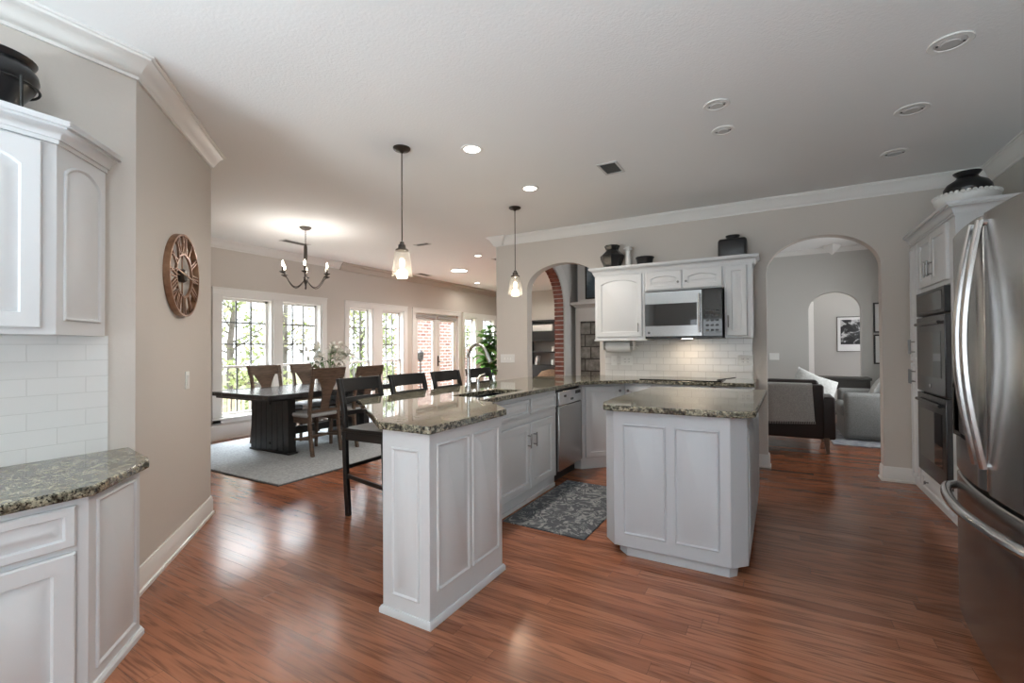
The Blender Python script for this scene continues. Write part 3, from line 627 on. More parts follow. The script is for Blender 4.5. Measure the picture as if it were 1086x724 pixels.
# black pot in an iron stand on top
PC = (-2.70, .565, UT+.07)
t = thing('pot', 'black rounded pot in an iron stand on top of the angled white wall cabinet', 'pot', PC)
MB().lathe([(.045,.03),(.07,.035),(.085,.08),(.122,.14),(.132,.17),(.128,.195),(.112,.215),(.108,.222),(.122,.236),(.126,.244),(.12,.248),(.105,.238),(.09,.21),(.08,.1),(.02,.05)], PC, 32).build('bowl', 'ceramic_black', t)
s = MB(); c0 = Vector(PC)
s.tube([c0 + Vector((.131*math.cos(a*PI/16), .131*math.sin(a*PI/16), .135)) for a in range(32)], .005, 6, True)
for a in (20, 140, 260):
    r = math.radians(a); d = Vector((math.cos(r), math.sin(r), 0))
    s.tube([c0+d*.133+Vector((0,0,.135)), c0+d*.14+Vector((0,0,.15)), c0+d*.14+Vector((0,0,.0))], .006, 6)
s.build('stand', 'black', t)

# round wall clock with roman numerals on the angled wall
dv = Vector((CE[0]-CK[0], CE[1]-CK[1])).normalized(); CANG = math.degrees(math.atan2(dv.y, dv.x))
FC = Fr(CK, CANG)
def on_clock(px, py):
    """point of the angled wall seen at a pixel of the photograph"""
    x, y = (px-543)/FPX, (py-362)/FPX; ray = r3*x + d3*y + f2
    n = FC.N; k = (Vector((CK[0],CK[1],EYE)) - Vector((0,0,EYE))).dot(n)/ray.dot(n)
    p = Vector((0,0,EYE)) + ray*k; return (p-FC.o).dot(FC.U), p.z
cu, cz = on_clock(192.0, 293); cu -= .03
ck = thing('wall_clock', 'round openwork copper wall clock with roman numerals on the angled wall', 'clock', FC.p(cu, cz, 0))
def ring(r0, r1, d0, d1, n=56):
    prof = [(r0,d0),(r1,d0),(r1,d1),(r0,d1)]
    return [[FC.p(cu+r*math.cos(2*PI*k/n), cz+r*math.sin(2*PI*k/n), d) for r, d in prof] for k in range(n)]
R_ = .262
MB().loft(ring(R_-.012, R_, 0, .036), closed=True).build('outer_ring', 'copper', ck)
MB().loft(ring(R_-.132, R_-.12, .018, .032), closed=True).build('inner_ring', 'copper', ck)
nb = MB()
def cbar(u0, v0, u1, v1, w, d0=.02, d1=.032):
    a = Vector((u0,v0)); b = Vector((u1,v1)); t = (b-a).normalized(); n = Vector((-t.y,t.x))*w/2
    q = [a-n, b-n, b+n, a+n]; nb.hexa([FC.p(cu+p.x, cz+p.y, d0) for p in q]+[FC.p(cu+p.x, cz+p.y, d1) for p in q])
NUM = ['XII','I','II','III','IV','V','VI','VII','VIII','IX','X','XI']
for h, txt in enumerate(NUM):
    a = PI/2 - h*PI/6; er = Vector((math.cos(a), math.sin(a))); et = Vector((er.y, -er.x))
    widths = {'I': .020, 'V': .044, 'X': .046}; tot = sum(widths[ch] for ch in txt); x = -tot/2
    ra, rb = R_-.123, R_-.010
    for ch in txt:
        wd_ = widths[ch]; xm = x + wd_/2
        def P(xx, rr): q = er*rr + et*xx; return q.x, q.y
        if ch == 'I': cbar(*P(xm,ra), *P(xm,rb), .009)
        elif ch == 'V': cbar(*P(xm,ra), *P(x+.006,rb), .009); cbar(*P(xm,ra), *P(x+wd_-.006,rb), .006)
        else: cbar(*P(x+.006,ra), *P(x+wd_-.006,rb), .009); cbar(*P(x+wd_-.006,ra), *P(x+.006,rb), .006)
        x += wd_
nb.build('numerals', 'copper', ck)
nb = MB()
for a in (0, PI/2, PI, 1.5*PI): cbar(.03*math.cos(a), .03*math.sin(a), (R_-.12)*math.cos(a), (R_-.12)*math.sin(a), .006, .012, .02)
nb.build('spokes', 'copper', ck)
MB().loft([[FC.p(cu+r*math.cos(2*PI*k/24), cz+r*math.sin(2*PI*k/24), d) for k in range(24)] for r, d in ((.04,0),(.045,.022),(.036,.036),(.012,.04))]).build('hub', 'bronze', ck)
nb = MB(); cbar(0,0,-.16,.022,.010,.04,.043); cbar(0,0,.20,-.028,.009,.043,.046); nb.build('hands', 'copper', ck)
su, sz = on_clock(198, 403)
t = thing('light_switch', 'white rocker light switch below the clock on the angled wall', 'light switch', FC.p(su, sz, 0))
MB().fbox(FC, su-.036, su+.036, sz-.058, sz+.058, 0, .006).build('plate', 'plastic_white', t, .002)
MB().fbox(FC, su-.017, su+.017, sz-.034, sz+.034, .006, .011).build('rocker', 'plastic_white', t, .002)

# ================================================================ peninsula and sink run
CZ = .878; CT = .914
c = thing('peninsula_end_cabinet', 'white panelled cabinet block carrying the near end of the peninsula worktop', 'cabinet', (-1.5,1.95,0))
MB().box(-1.655, -1.365, 1.628, 2.262, 0, CZ).build('body', 'cab', c, .003)
F = Fr((-1.365,1.628,0), 90)
applied(MB(), F, .05, .145, .26, CZ-.20).build('side_panel', 'cab', c)
applied(MB(), F, .335, .145, .26, CZ-.20).build('side_panel', 'cab', c)
applied(MB(), Fr((-1.655,1.628,0), 0), .06, .10, .17, CZ-.18).build('end_panel', 'cab', c)
MB().sweep([(-1.655,2.262),(-1.655,1.628),(-1.365,1.628),(-1.365,2.262),(-1.655,2.262)], [(0,0),(.013,0),(.013,.022),(.006,.034),(0,.034)]).build('base_shoe', 'cab', c)
# knee wall under the bar side
tag(MB().box(-2.17,-2.12,2.275,4.49,0,CZ).build('bar_back_panel', 'cab', origin=(-2.15,3.4,0)), 'white panel under the bar overhang behind the stools', 'panel')
SX = -1.765
FS = Fr((SX,0,0), 90)
def pair_handles(mb, F, u, v, d0, L=.125):
    bar_handle(mb, F, u-.026, v, L, d0); return mb
c = thing('sink_cabinet', 'white sink base cabinet with two doors and false drawers left of the dishwasher', 'cabinet', (-1.95,3.1,0))
MB().box(-2.115, SX, 2.30, 3.885, .09, .685).box(SX-.02, SX, 2.30, 3.885, .685, CZ-.001).box(-2.115, SX-.02, 2.30, 2.66, .685, CZ-.001).box(-2.115, SX-.02, 3.36, 3.885, .685, CZ-.001).build('body', 'cab', c, .002)
MB().box(-2.115, SX-.012, 2.30, 3.87, 0, .09).fbox(FS, 2.30, 3.86, 0, .03, -.014, .0).build('toe_kick', 'cab', c)
for u0, u1 in ((2.72, 3.335), (3.365, 3.86)):
    raised(MB(), FS, u0, .715, u1-u0, .125, 0, .02, .022).build('false_drawer', 'cab', c)
MB().fbox(FS, 2.5, 3.875, .665, .695, 0, .008).build('rail', 'cab', c, .002)
hs = []
for k, (u0, u1) in enumerate(((2.72, 3.345), (3.355, 3.80))):
    d = raised(MB(), FS, u0, .115, u1-u0, .53, 0, .02, .055).build('door', 'cab', c)
    bar_handle(MB(), FS, (3.30, 3.40)[k], .51, .115, .02).build('handle', 'nickel', d)
# dishwasher
c = thing('dishwasher', 'stainless steel dishwasher with light control strip between sink cabinet and corner cabinet', 'dishwasher', (-1.95,4.2,0))
MB().box(-2.11, SX-.01, 3.895, 4.485, .10, CZ-.003).build('body', 'plastic_black', c)
MB().fbox(FS, 3.90, 4.48, .115, .715, 0, .026).build('door', 'steel', c, .006)
cp = MB().fbox(FS, 3.90, 4.48, .72, .852, 0, .03).build('control_strip', 'steel_bright', c, .006)
for u in (4.30, 4.335, 4.37, 4.405): MB().fbox(FS, u, u+.022, .80, .832, .03, .033).build('button', 'plastic_black', cp)
MB().fbox(FS, 4.02, 4.06, .79, .81, .03, .033).build('button', 'plastic_black', cp); MB().fbox(FS, 4.18, 4.24, .75, .77, .03, .033).build('badge', 'plastic_black', cp)
MB().box(-2.1, SX-.06, 3.90, 4.48, .0, .10).build('toe_kick', 'black', c)
# corner cabinet set across the angle
K1, K2 = (SX, 4.50), (-1.405, 4.86)
c = thing('corner_cabinet', 'white angled corner base cabinet right of the dishwasher', 'cabinet', (-1.8,5.0,0))
MB().prism([K1, K2, (-1.405,YB-.003), (-1.90,YB-.003), (-2.42,4.92), (-2.115,4.50)], .09, CZ-.001).build('body', 'cab', c, .002)
FK = Fr(K1, 45); w = math.hypot(K2[0]-K1[0], K2[1]-K1[1])
d = raised(MB(), FK, .05, .115, w-.10, .735, 0, .02, .055).build('door', 'cab', c)
knob(MB(), FK, w-.075, .80, .02).build('knob', 'nickel', d)
MB().prism([(SX+.004,4.503), (-1.402,4.866), (-1.405,5.3), (-1.90,5.3), (-2.1,4.52)], 0, .09).build('toe_kick', 'cab', c)
# cooktop run
FR_ = Fr((0,4.86,0), 0)
labels = ['white base cabinet next to the angled corner cabinet', 'white drawer base cabinet under the black cooktop', 'white base cabinet at the arch end of the cooktop run']
for i, (u0, u1) in enumerate(((-1.402,-1.125), (-1.12,-.52), (-.515,-.20))):
    c = thing('base_cabinet', labels[i], 'cabinet', ((u0+u1)/2,5.15,0), 'base cabinets along the cooktop wall')
    MB().box(u0, u1, 4.86, YB-.003, .09, CZ-.001).build('body', 'cab', c, .002)
    MB().box(u0, u1, 4.90, YB-.003, 0, .09).build('toe_kick', 'cab', c)
    if i == 1:
        for z0, z1 in ((.115,.46),(.475,.85)):
            d = raised(MB(), FR_, u0+.02, z0, u1-u0-.04, z1-z0, 0, .02, .05).build('drawer', 'cab', c); knob(MB(), FR_, (u0+u1)/2, (z0+z1)/2, .02).build('knob', 'nickel', d)
    else:
        d = raised(MB(), FR_, u0+.015, .115, u1-u0-.03, .735, 0, .02, .055).build('door', 'cab', c); knob(MB(), FR_, u0+.045 if i == 0 else u0+.05, .80, .02).build('knob', 'nickel', d)

# the worktop, one slab with the sink cut out
SK = (-2.075, -1.80, 2.70, 3.32)
outl = [(-1.655,1.603), (-1.352,1.603), (-1.345,1.61), (-1.345,2.285), (-1.375,2.315), (-1.60,2.53), (-1.715,2.56), (-1.715,4.37), (-1.69,4.43), (-1.30,4.80), (-1.25,4.815), (-.175,4.815), (-.175,YB-.002), (-1.885,YB-.002), (-2.50,4.87), (-2.52,4.80), (-2.52,2.27), (-2.505,2.235)]
hole = [(SK[0],SK[2]), (SK[1],SK[2]), (SK[1],SK[3]), (SK[0],SK[3])]
wt = MB().holed(outl, [hole], lambda u, v: (u, v, CZ), (0,0,CT-CZ))
tag(wt.build('worktop', 'granite', bevel=.007, origin=(-1.9,3.4,CZ)), 'long polished granite worktop wrapping from the peninsula to the cooktop wall', 'worktop')
c = thing('sink', 'undermounted steel sink set in the peninsula worktop', 'sink', (-1.94,3.01,.70))
mb = MB()
def basin(y0, y1):
    x0, x1 = SK[0]-.004, SK[1]+.004; zb, zt = .70, CZ-.0005
    loops = []
    for ins, z in ((0,zt),(.004,zt-.03),(.012,zb+.02),(.03,zb),(.10,zb-.004)): loops.append([(x0+ins,y0+ins,z),(x1-ins,y0+ins,z),(x1-ins,y1-ins,z),(x0+ins,y1-ins,z)])
    mb.loft(loops, cap0=False)
basin(SK[2]-.004, 3.0); basin(3.01, SK[3]+.004); mb.build('basin', 'steel_dark', c)
MB().lathe([(.001,.699),(.035,.699),(.04,.702),(.03,.703),(.001,.700)], (-1.94,2.85,0), 16).build('drain', 'chrome', c)
# faucet
fx, fy = -2.165, 3.07
c = thing('faucet', 'tall brushed nickel gooseneck faucet beside the sink', 'faucet', (fx,fy,CT))
MB().lathe([(.028,CT),(.028,CT+.006),(.020,CT+.02),(.016,CT+.05),(.0155,CT+.10)], (fx,fy,0), 20).build('base', 'chrome', c)
pts = [(fx,fy,CT+.09), (fx,fy,CT+.26)] + [(fx+.105-.105*math.cos(a), fy-.02*(1-math.cos(a)), CT+.26+.115*math.sin(a)) for a in [PI*k/14*.86 for k in range(1,15)]]
MB().tube(pts, .0125, 12).build('neck', 'chrome', c)
p1 = Vector(pts[-1]); p0 = Vector(pts[-2]); d = (p1-p0).normalized()
MB().tube([p1-d*.005, p1+d*.03, p1+d*.085, p1+d*.09], [.0135,.016,.0175,.014], 14).build('spray_head', 'chrome', c)
c = thing('tap_lever', 'short brushed nickel lever handle beside the gooseneck faucet', 'faucet handle', (fx+.005,fy+.13,CT))
MB().lathe([(.022,CT),(.022,CT+.005),(.015,CT+.015),(.013,CT+.06),(.014,CT+.085),(.004,CT+.10)], (fx+.005,fy+.13,0), 16).build('base', 'chrome', c)
MB().tube([(fx+.005,fy+.13,CT+.085),(fx+.015,fy+.15,CT+.115),(fx+.055,fy+.16,CT+.13)], [.010,.008,.007], 10).build('lever', 'chrome', c)
c = thing('soap_pump', 'clear soap bottle with a dark pump between the faucet and the wall end', 'soap bottle', (fx-.03,fy+.42,CT))
MB().lathe([(.022,CT),(.027,CT+.006),(.027,CT+.075),(.012,CT+.095),(.011,CT+.105)], (fx-.03,fy+.42,0), 16).build('bottle', 'vase_glass', c)
s = MB().lathe([(.014,CT+.10),(.014,CT+.118),(.005,CT+.12),(.005,CT+.15)], (fx-.03,fy+.42,0), 12); s.tube([(fx-.03,fy+.42,CT+.148),(fx+.02,fy+.42,CT+.143)], .006, 8); s.build('pump', 'plastic_black', c)

# cooktop
c = thing('cooktop', 'black glass cooktop set in the worktop under the microwave', 'cooktop', (-.83,5.1,CT))
MB().box(-1.24, -.46, 4.835, 5.34, CT, CT+.012).build('glass_top', 'glass_black', c, .003)
for x, y, r in ((-1.05,5.2,.10),(-1.05,4.97,.08),(-.68,5.2,.08),(-.68,4.97,.10)):
    MB().loft([[(x+q*math.cos(2*PI*k/32), y+q*math.sin(2*PI*k/32), z) for q, z in ((r-.003,CT+.012),(r,CT+.012),(r,CT+.0126),(r-.003,CT+.0126))] for k in range(32)], closed=True).build('burner_ring', 'can_unlit', c)
c = thing('spoon_rest', 'small dark spoon lying at the right corner of the cooktop', 'spoon', (-.42,5.0,CT))
MB().bar((-.47,4.94,CT+.022),(-.36,5.12,CT+.03),.018,.008).sphere((-.48,4.92,CT+.018),.03,6,(1,1.3,.35)).build('spoon', 'plastic_black', c)

# wall cabinets over the cooktop
UB, UT = 1.345, 2.09
UY = 5.145
FU = Fr((0,UY,0), 0)
def wcab(nm, label, u0, u1, z0, doors, loc):
    c = thing(nm, label, 'cabinet', loc, 'wall cabinets above the cooktop')
    MB().box(u0, u1, UY, YB-.001, z0, UT).build('body', 'cab', c, .002); return c
c = wcab('wall_cabinet', 'tall white wall cabinet with arched door left of the microwave', -1.825, -1.255, UB, 1, (-1.54,5.3,UB))
d = raised(MB(), FU, -1.80, UB+.025, .52, UT-UB-.045, 0, .02, .055, .045).build('door', 'cab', c)
bar_handle(MB(), FU, -1.318, UB+.125, .10, .02).build('handle', 'nickel', d)
MB().box(-1.83, -1.22, UY-.022, YB-.001, UB-.018, UB).build('bottom_trim', 'cab', c, .003)
c = wcab('wall_cabinet', 'short two-door white wall cabinet above the microwave', -1.253, -.452, 1.86, 2, (-.85,5.3,1.86))
for u0, u1, ku in ((-1.235,-.86,-.895),(-.85,-.47,-.815)):
    d = raised(MB(), FU, u0, 1.872, u1-u0, .20, 0, .02, .05, .03).build('door', 'cab', c); knob(MB(), FU, ku, 1.945, .02, .012).build('knob', 'nickel', d)
c = wcab('wall_cabinet', 'narrow white wall cabinet right of the microwave', -.45, -.20, UB, 1, (-.32,5.3,UB))
d = raised(MB(), FU, -.435, UB+.02, .19, UT-UB-.04, 0, .02, .05).build('door', 'cab', c)
bar_handle(MB(), FU, -.415, UB+.165, .12, .02).build('handle', 'nickel', d)
cn = MB().sweep([(-1.828,YB-.001),(-1.828,UY),(-.197,UY),(-.197,YB-.001)], CABCROWN(UT)); cn.box(-1.828,-.197,UY,YB-.001,UT,UT+.07)
tag(cn.build('cabinet_cornice', 'cab', origin=(-1,5.3,UT)), 'white crown cornice running along the top of the cooktop wall cabinets', 'cornice')
# microwave
c = thing('microwave', 'stainless over-range microwave with dark window above the cooktop', 'microwave', (-.85,5.3,UB))
MX0, MX1, MY = -1.235, -.465, 5.07
MB().box(MX0, MX1, MY+.02, YB-.002, UB-.002, 1.855).build('body', 'plastic_black', c, .003)
FM = Fr((0,MY+.02,0), 0); dx = -.655
d = MB().fbox(FM, MX0, dx, UB+.02, 1.845, 0, .022).build('door', 'steel_mid', c, .004)
MB().fbox(FM, MX0+.005, dx-.05, UB+.135, 1.715, .022, .024).build('window', 'glass_black', d)
h = MB().tube([FM.p(dx-.025,UB+.06,.05), FM.p(dx-.025,1.80,.05)], .011, 10)
for z in (UB+.10, 1.76): h.tube([FM.p(dx-.025,z,.02), FM.p(dx-.025,z,.05)], .007, 8)
h.build('handle', 'steel_bright', d)
p = MB().fbox(FM, dx+.004, MX1, UB+.02, 1.845, 0, .022).build('control_panel', 'glass_black', c, .003)
for i in range(5):
    for j in range(3): MB().fbox(FM, dx+.035+j*.045, dx+.065+j*.045, UB+.07+i*.05, UB+.09+i*.05, .022, .0225).build('button', 'plastic_black', p)
MB().fbox(FM, MX0+.03, MX0+.055, UB+.05, UB+.075, .022, .0235).build('badge', 'steel_dark', d)
MB().box(-.87,-.77,5.15,5.23,UB-.006,UB-.002).build('lamp_lens', 'bulb', c)
light('cooktop_lamp', 'AREA', (-.82,5.22,UB-.012), 1.1, (1,.80,.58), (0,0,0), .12, .06)
# paper towel on its holder
c = thing('paper_towel_holder', 'white paper towel holder fixed under the cabinet left of the microwave', 'paper towel holder', (-1.6,5.3,UB-.02))
mb = MB()
for x in (-1.775,-1.415): mb.box(x-.008, x+.008, 5.26, 5.34, UB-.12, UB-.018)
mb.tube([(-1.775,5.30,UB-.085),(-1.39,5.30,UB-.085)], .008, 8); mb.sphere((-1.385,5.30,UB-.085), .016, 6); mb.build('bracket', 'plastic_white', c)
t = thing('paper_towel_roll', 'white paper towel roll on the holder under the wall cabinet', 'paper towels', (-1.6,5.3,UB-.085))
MB().tube([(-1.735,5.30,UB-.085),(-1.45,5.30,UB-.085)], .064, 28).build('roll', 'paper', t)
# sockets on the tiles and switch on the wall end
def plate(nm, label, cat, F, u, z, d, n=1, kind='socket'):
    t = thing(nm, label, cat, F.p(u, z, d))
    MB().fbox(F, u-.036*n-.002*(n-1), u+.036*n+.002*(n-1), z-.058, z+.058, d, d+.006).build('plate', 'plastic_white', t, .002)
    for k in range(n):
        uc = u + (k-(n-1)/2)*.046
        if kind == 'socket':
            MB().fbox(F, uc-.016, uc+.016, z-.034, z+.034, d+.006, d+.008).build('socket_face', 'plastic_white', t)
            MB().fbox(F, uc-.008, uc-.005, z+.008, z+.02, d+.008, d+.0086).fbox(F, uc+.005, uc+.008, z+.008, z+.02, d+.008, d+.0086).fbox(F, uc-.008, uc-.005, z-.024, z-.012, d+.008, d+.0086).fbox(F, uc+.005, uc+.008, z-.024, z-.012, d+.008, d+.0086).build('slots', 'slot', t)
        else:
            MB().fbox(F, uc-.005, uc+.005, z-.012, z+.012, d+.006, d+.016).build('toggle', 'plastic_white', t)
FW = Fr((0,YB,0), 0)
plate('light_switch', 'white single switch on the tiles below the paper towels', 'light switch', FW, -1.70, 1.095, .012, 1, 'switch')
plate('socket', 'white double socket on the tiles right of the paper towels', 'socket', FW, -1.545, 1.097, .012, 2)
plate('socket', 'white double socket at the right end of the tiles', 'socket', FW, -.285, 1.109, .012, 2)
plate('light_switch', 'white triple light switch on the wall end left of the pass-through arch', 'light switch', FW, -3.20, 1.105, 0, 3, 'switch')

# things on top of the wall cabinets
ZT_ = UT+.072
def angvase(r, z, t): return (r*math.cos(t)*1.0, r*math.sin(t)*.8, z)
def six(prof, c, seg=6, rot=0.2): return MB().lathe(prof, c, seg, lambda r, z, t: (r*math.cos(t+rot), r*math.sin(t+rot), z))
tag(six([(.065,0),(.085,.01),(.135,.13),(.14,.165),(.075,.225),(.07,.235),(.088,.275),(.088,.285),(.07,.285),(.06,.24)], (-1.665,5.3,ZT_), 8).build('vase', 'ceramic_black', origin=(-1.665,5.3,ZT_), ang=15), 'black faceted vase with square neck on top of the cabinets', 'vase')
tag(MB().lathe([(.042,0),(.044,.015),(.036,.03),(.032,.10),(.024,.20),(.026,.205),(.052,.222),(.055,.232),(.03,.235),(.028,.25),(.01,.252)], (-1.475,5.3,ZT_), 20).build('candlestick', 'ceramic_white', origin=(-1.475,5.3,ZT_)), 'white turned candlestick beside the black faceted vase', 'candlestick')
tag(MB().lathe([(.075,0),(.08,.004),(.09,.085),(.102,.10),(.102,.112),(.094,.112),(.082,.09),(.06,.01)], (-1.285,5.3,ZT_), 24).build('bowl', 'ceramic_black', origin=(-1.285,5.3,ZT_)), 'small black rimmed bowl on top of the cabinets', 'bowl')
mb = MB().rbox(-.515,-.245,5.20,5.40,ZT_,ZT_+.205,.03); mb.lathe([(.06,.19),(.06,.225),(.068,.235),(.068,.245),(.05,.245),(.045,.2)], (-.38,5.30,ZT_), 20)
tag(mb.build('bottle_vase', 'ceramic_black', origin=(-.38,5.3,ZT_)), 'black square-shouldered bottle vase on the cabinets near the right arch', 'vase')

# ================================================================ island
c = thing('island_cabinet', 'pale grey panelled kitchen island cabinet with clipped corners', 'island', (-.53,3.5,0))
ip = [(-.87,2.765), (-.222,2.765), (-.142,2.845), (-.135,4.12), (-.90,4.12), (-.945,2.85)]
MB().prism(ip, .06, CZ).build('body', 'cab_grey', c, .003)
MB().prism([(-.80,2.79), (-.235,2.79), (-.20,2.83), (-.20,4.07), (-.86,4.07), (-.86,2.85)], 0, .06).build('toe_kick', 'cab_grey', c)
F = Fr((-.87,2.765,0), 0)
applied(MB(), F, .055, .135, .255, .665).build('panel', 'cab_grey', c)
applied(MB(), F, .355, .135, .24, .665).build('panel', 'cab_grey', c)
F = Fr((-.142,2.845,0), math.degrees(math.atan2(1.275,.007)))
for k in range(3): applied(MB(), F, .05+.41*k, .135, .36, .665).build('side_panel', 'cab_grey', c)
it = [(-.855,2.712), (-.215,2.728), (-.165,2.745), (-.098,2.815), (-.068,4.19), (-.60,4.20), (-.935,4.11), (-.975,3.1), (-.965,2.86), (-.925,2.735)]
tag(MB().prism(it, CZ, CT).build('worktop', 'granite', bevel=.007, origin=(-.53,3.5,CZ)), 'speckled granite slab on top of the kitchen island', 'worktop')
# runner on the floor
tag(MB().prism([(-1.735,2.885), (-1.10,2.86), (-1.09,4.03), (-1.725,4.05)], .001, .009).build('rug', 'runner', origin=(-1.4,3.4,0)), 'grey scroll-patterned runner rug between sink and island', 'rug')
# ================================================================ right side: oven tower, larder, fridge
TX = 1.078
FT = Fr((TX,0,0), 270)       # u = -y, faces the kitchen (-x)
TT = 2.165
def U(y): return -y
c = thing('larder_cabinet', 'tall narrow white larder cabinet between the oven tower and the arch', 'cabinet', (1.3,5.3,0))
MB().box(TX, XR-.001, 5.165, YB-.018, .06, TT).box(TX+.004, XR-.001, 5.165, YB-.018, 0, .06).build('body', 'cab', c, .002)
for z0, z1, hz in ((.08,1.10,.985),(1.12,TT-.03,1.245)):
    for y0, y1, hy in ((5.31,5.443,5.335),(5.175,5.305,5.28)):
        d = raised(MB(), FT, U(y1), z0, y1-y0, z1-z0, 0, .02, .03).build('door', 'cab', c)
        bar_handle(MB(), FT, U(hy), hz, .125, .02).build('handle', 'nickel', d)
c = thing('oven_tower_cabinet', 'tall white cabinet housing the double oven beside the refrigerator', 'cabinet', (1.3,4.75,0))
MB().box(TX, XR-.001, 4.27, 5.163, .03, .215).box(TX, XR-.001, 4.27, 5.163, 1.70, TT).box(TX, XR-.001, 4.27, 4.385, .215, 1.70).box(TX, XR-.001, 5.145, 5.163, .215, 1.70).box(1.52, XR-.001, 4.385, 5.145, .215, 1.70).box(TX+.004, XR-.001, 4.27, 5.163, 0, .03).build('body', 'cab', c, .002)
for y0, y1, hy in ((4.78,5.14,4.815),(4.40,4.77,4.735)):
    d = raised(MB(), FT, U(y1), 1.735, y1-y0, TT-1.735-.025, 0, .02, .055).build('door', 'cab', c)
    bar_handle(MB(), FT, U(hy), 1.86, .125, .02).build('handle', 'nickel', d)
d = raised(MB(), FT, U(5.13), .05, .74, .155, 0, .02, .03).build('drawer', 'cab', c)
mb = knob(MB(), FT, U(4.93), .145, .02); mb.build('knob', 'nickel', d)
cn = MB().sweep([(TX,YB-.02),(TX,4.265),(XR-.002,4.265)][::1], CABCROWN(TT)); cn.box(TX, XR-.002, 4.265, YB-.02, TT, TT+.07)
tag(cn.build('cabinet_cornice', 'cab', origin=(1.3,4.8,TT)), 'white crown cornice along the top of the oven tower', 'cornice')
# double oven
c = thing('double_oven', 'black and steel built-in double wall oven in the white tower', 'oven', (1.3,4.75,.22))
oy0, oy1 = 4.39, 5.14
MB().box(TX+.005, 1.5, oy0+.005, oy1-.005, .225, 1.69).build('body', 'plastic_black', c)
p = MB().fbox(FT, U(oy1), U(oy0), 1.50, 1.69, -.005, .035).build('control_panel', 'plastic_black', c, .004)
MB().fbox(FT, U(oy1)+.05, U(oy0)-.05, 1.525, 1.665, .035, .037).build('display', 'glass_black', p)
for z0, z1 in ((.885,1.485),(.225,.87)):
    d = MB().fbox(FT, U(oy1), U(oy0), z0, z1, -.005, .035).build('door', 'steel_dark', c, .005)
    MB().fbox(FT, U(oy1)+.09, U(oy0)-.09, z0+.13, z1-.12, .035, .037).build('window', 'glass_black', d)
    h = MB().tube([FT.p(U(oy1)+.06, z1-.055, .052), FT.p(U(oy0)-.06, z1-.055, .052)], .013, 12)
    for u in (U(oy1)+.07, U(oy0)-.07): h.tube([FT.p(u, z1-.055, .03), FT.p(u, z1-.055, .052)], .009, 8)
    h.build('handle', 'steel_dark', d)
MB().lathe([(.001,0),(.016,0),(.016,.003),(.001,.003)], (0,0,0), 16, lambda r, z, t: FT.p(U(4.76)+r*math.cos(t), .945+r*math.sin(t), .035+z)).build('badge', 'steel_bright', c)
# white bowl and black vase on top
zt = TT+.071
t = (1.235, 4.64)
bw = tag(MB().lathe([(.07,0),(.10,.008),(.155,.045),(.18,.085),(.185,.115),(.18,.128),(.17,.128),(.165,.11),(.13,.05),(.05,.02)], (t[0],t[1],zt), 40).build('bowl', 'ceramic_white', origin=(t[0],t[1],zt)), 'large white bowl with beaded rim on top of the oven tower', 'bowl')
mb = MB()
for k in range(36):
    a = 2*PI*k/36; mb.sphere((t[0]+.18*math.cos(a), t[1]+.18*math.sin(a), zt+.130), .0145, 4)
br_ = mb.build('beaded_rim', 'ceramic_white', None, origin=(t[0],t[1],zt)); br_.parent = bw; br_.location = (0,0,0)
v = (1.245, 4.645)
tag(MB().lathe([(.045,.022),(.06,.03),(.11,.10),(.135,.165),(.135,.19),(.115,.225),(.075,.25),(.062,.262),(.058,.275),(.078,.298),(.08,.304),(.07,.304),(.05,.275)], (v[0],v[1],zt), 36).build('vase', 'ceramic_black', origin=(v[0],v[1],zt)), 'squat black vase standing in the white bowl on the oven tower', 'vase')

# french-door refrigerator
fy0, fy1, fz = 1.93, 2.935, 1.765
fm = (fy0+fy1)/2
c = thing('refrigerator', 'stainless french-door refrigerator with curved handles at the right edge', 'refrigerator', (1.1,fm,0))
MB().box(.80, 1.55, fy0+.01, fy1-.01, .03, fz-.015).build('body', 'steel_dark', c, .004)
def bowx(y): return .685 + .045*((y-fm)/(fy1-fm))**2
def curved(y0, y1, z0, z1, nm, m, par, n=14, off=0.0, back=.80):
    loops = []
    for k in range(n+1):
        y = y0+(y1-y0)*k/n; x = bowx(y)-off; r = .012 if k in (0, n) else 0
        loops.append([(x+r, y, z0), (back, y, z0), (back, y, z1), (x+r, y, z1)])
    return MB().loft(loops).build(nm, m, par, .006, 40)
dl = curved(fm+.004, fy1, .70, fz, 'door', 'steel', c); dr_ = curved(fy0, fm-.004, .70, fz, 'door', 'steel', c); dz = curved(fy0, fy1, .06, .685, 'freezer_drawer', 'steel', c, 24)
def bow_handle(y, par):
    pts = []; ws = []
    for k in range(25):
        q = k/24; z = .80+(1.735-.80)*q; b = math.sin(PI*q)
        pts.append((bowx(y)-.012-.052*b, y, z))
    mb = MB(); loops = []
    for i, p in enumerate(pts):
        a = Vector(pts[max(i-1,0)]); b = Vector(pts[min(i+1,24)]); t_ = (b-a).normalized(); nrm = Vector((-t_.z,0,t_.x)); p = Vector(p)
        loops.append([p + nrm*dx_ + Vector((0,dy_,0)) for dx_, dy_ in ((.011,.008),(.011,-.008),(.006,-.014),(-.006,-.014),(-.011,-.008),(-.011,.008),(-.006,.014),(.006,.014))])
    mb.loft(loops)
    for z in (.81, 1.725): mb.tube([(bowx(y)+.004, y, z), (bowx(y)-.016, y, z)], .012, 10)
    return mb.build('handle', 'steel_bright', par)
bow_handle(fm+.042, dl); bow_handle(fm-.042, dr_)
pts = []
for k in range(25):
    q = k/24; y = fy0+.03+(fy1-fy0-.06)*q; b = math.sin(PI*q)**.35 if 0 < q < 1 else 0
    pts.append((bowx(y)-.006-.06*b, y, .615))
MB().tube(pts, .02, 12).build('handle', 'steel_bright', dz)
dp = MB(); FFr = Fr((bowx(fy1-.13)+.0,0,0), 270)
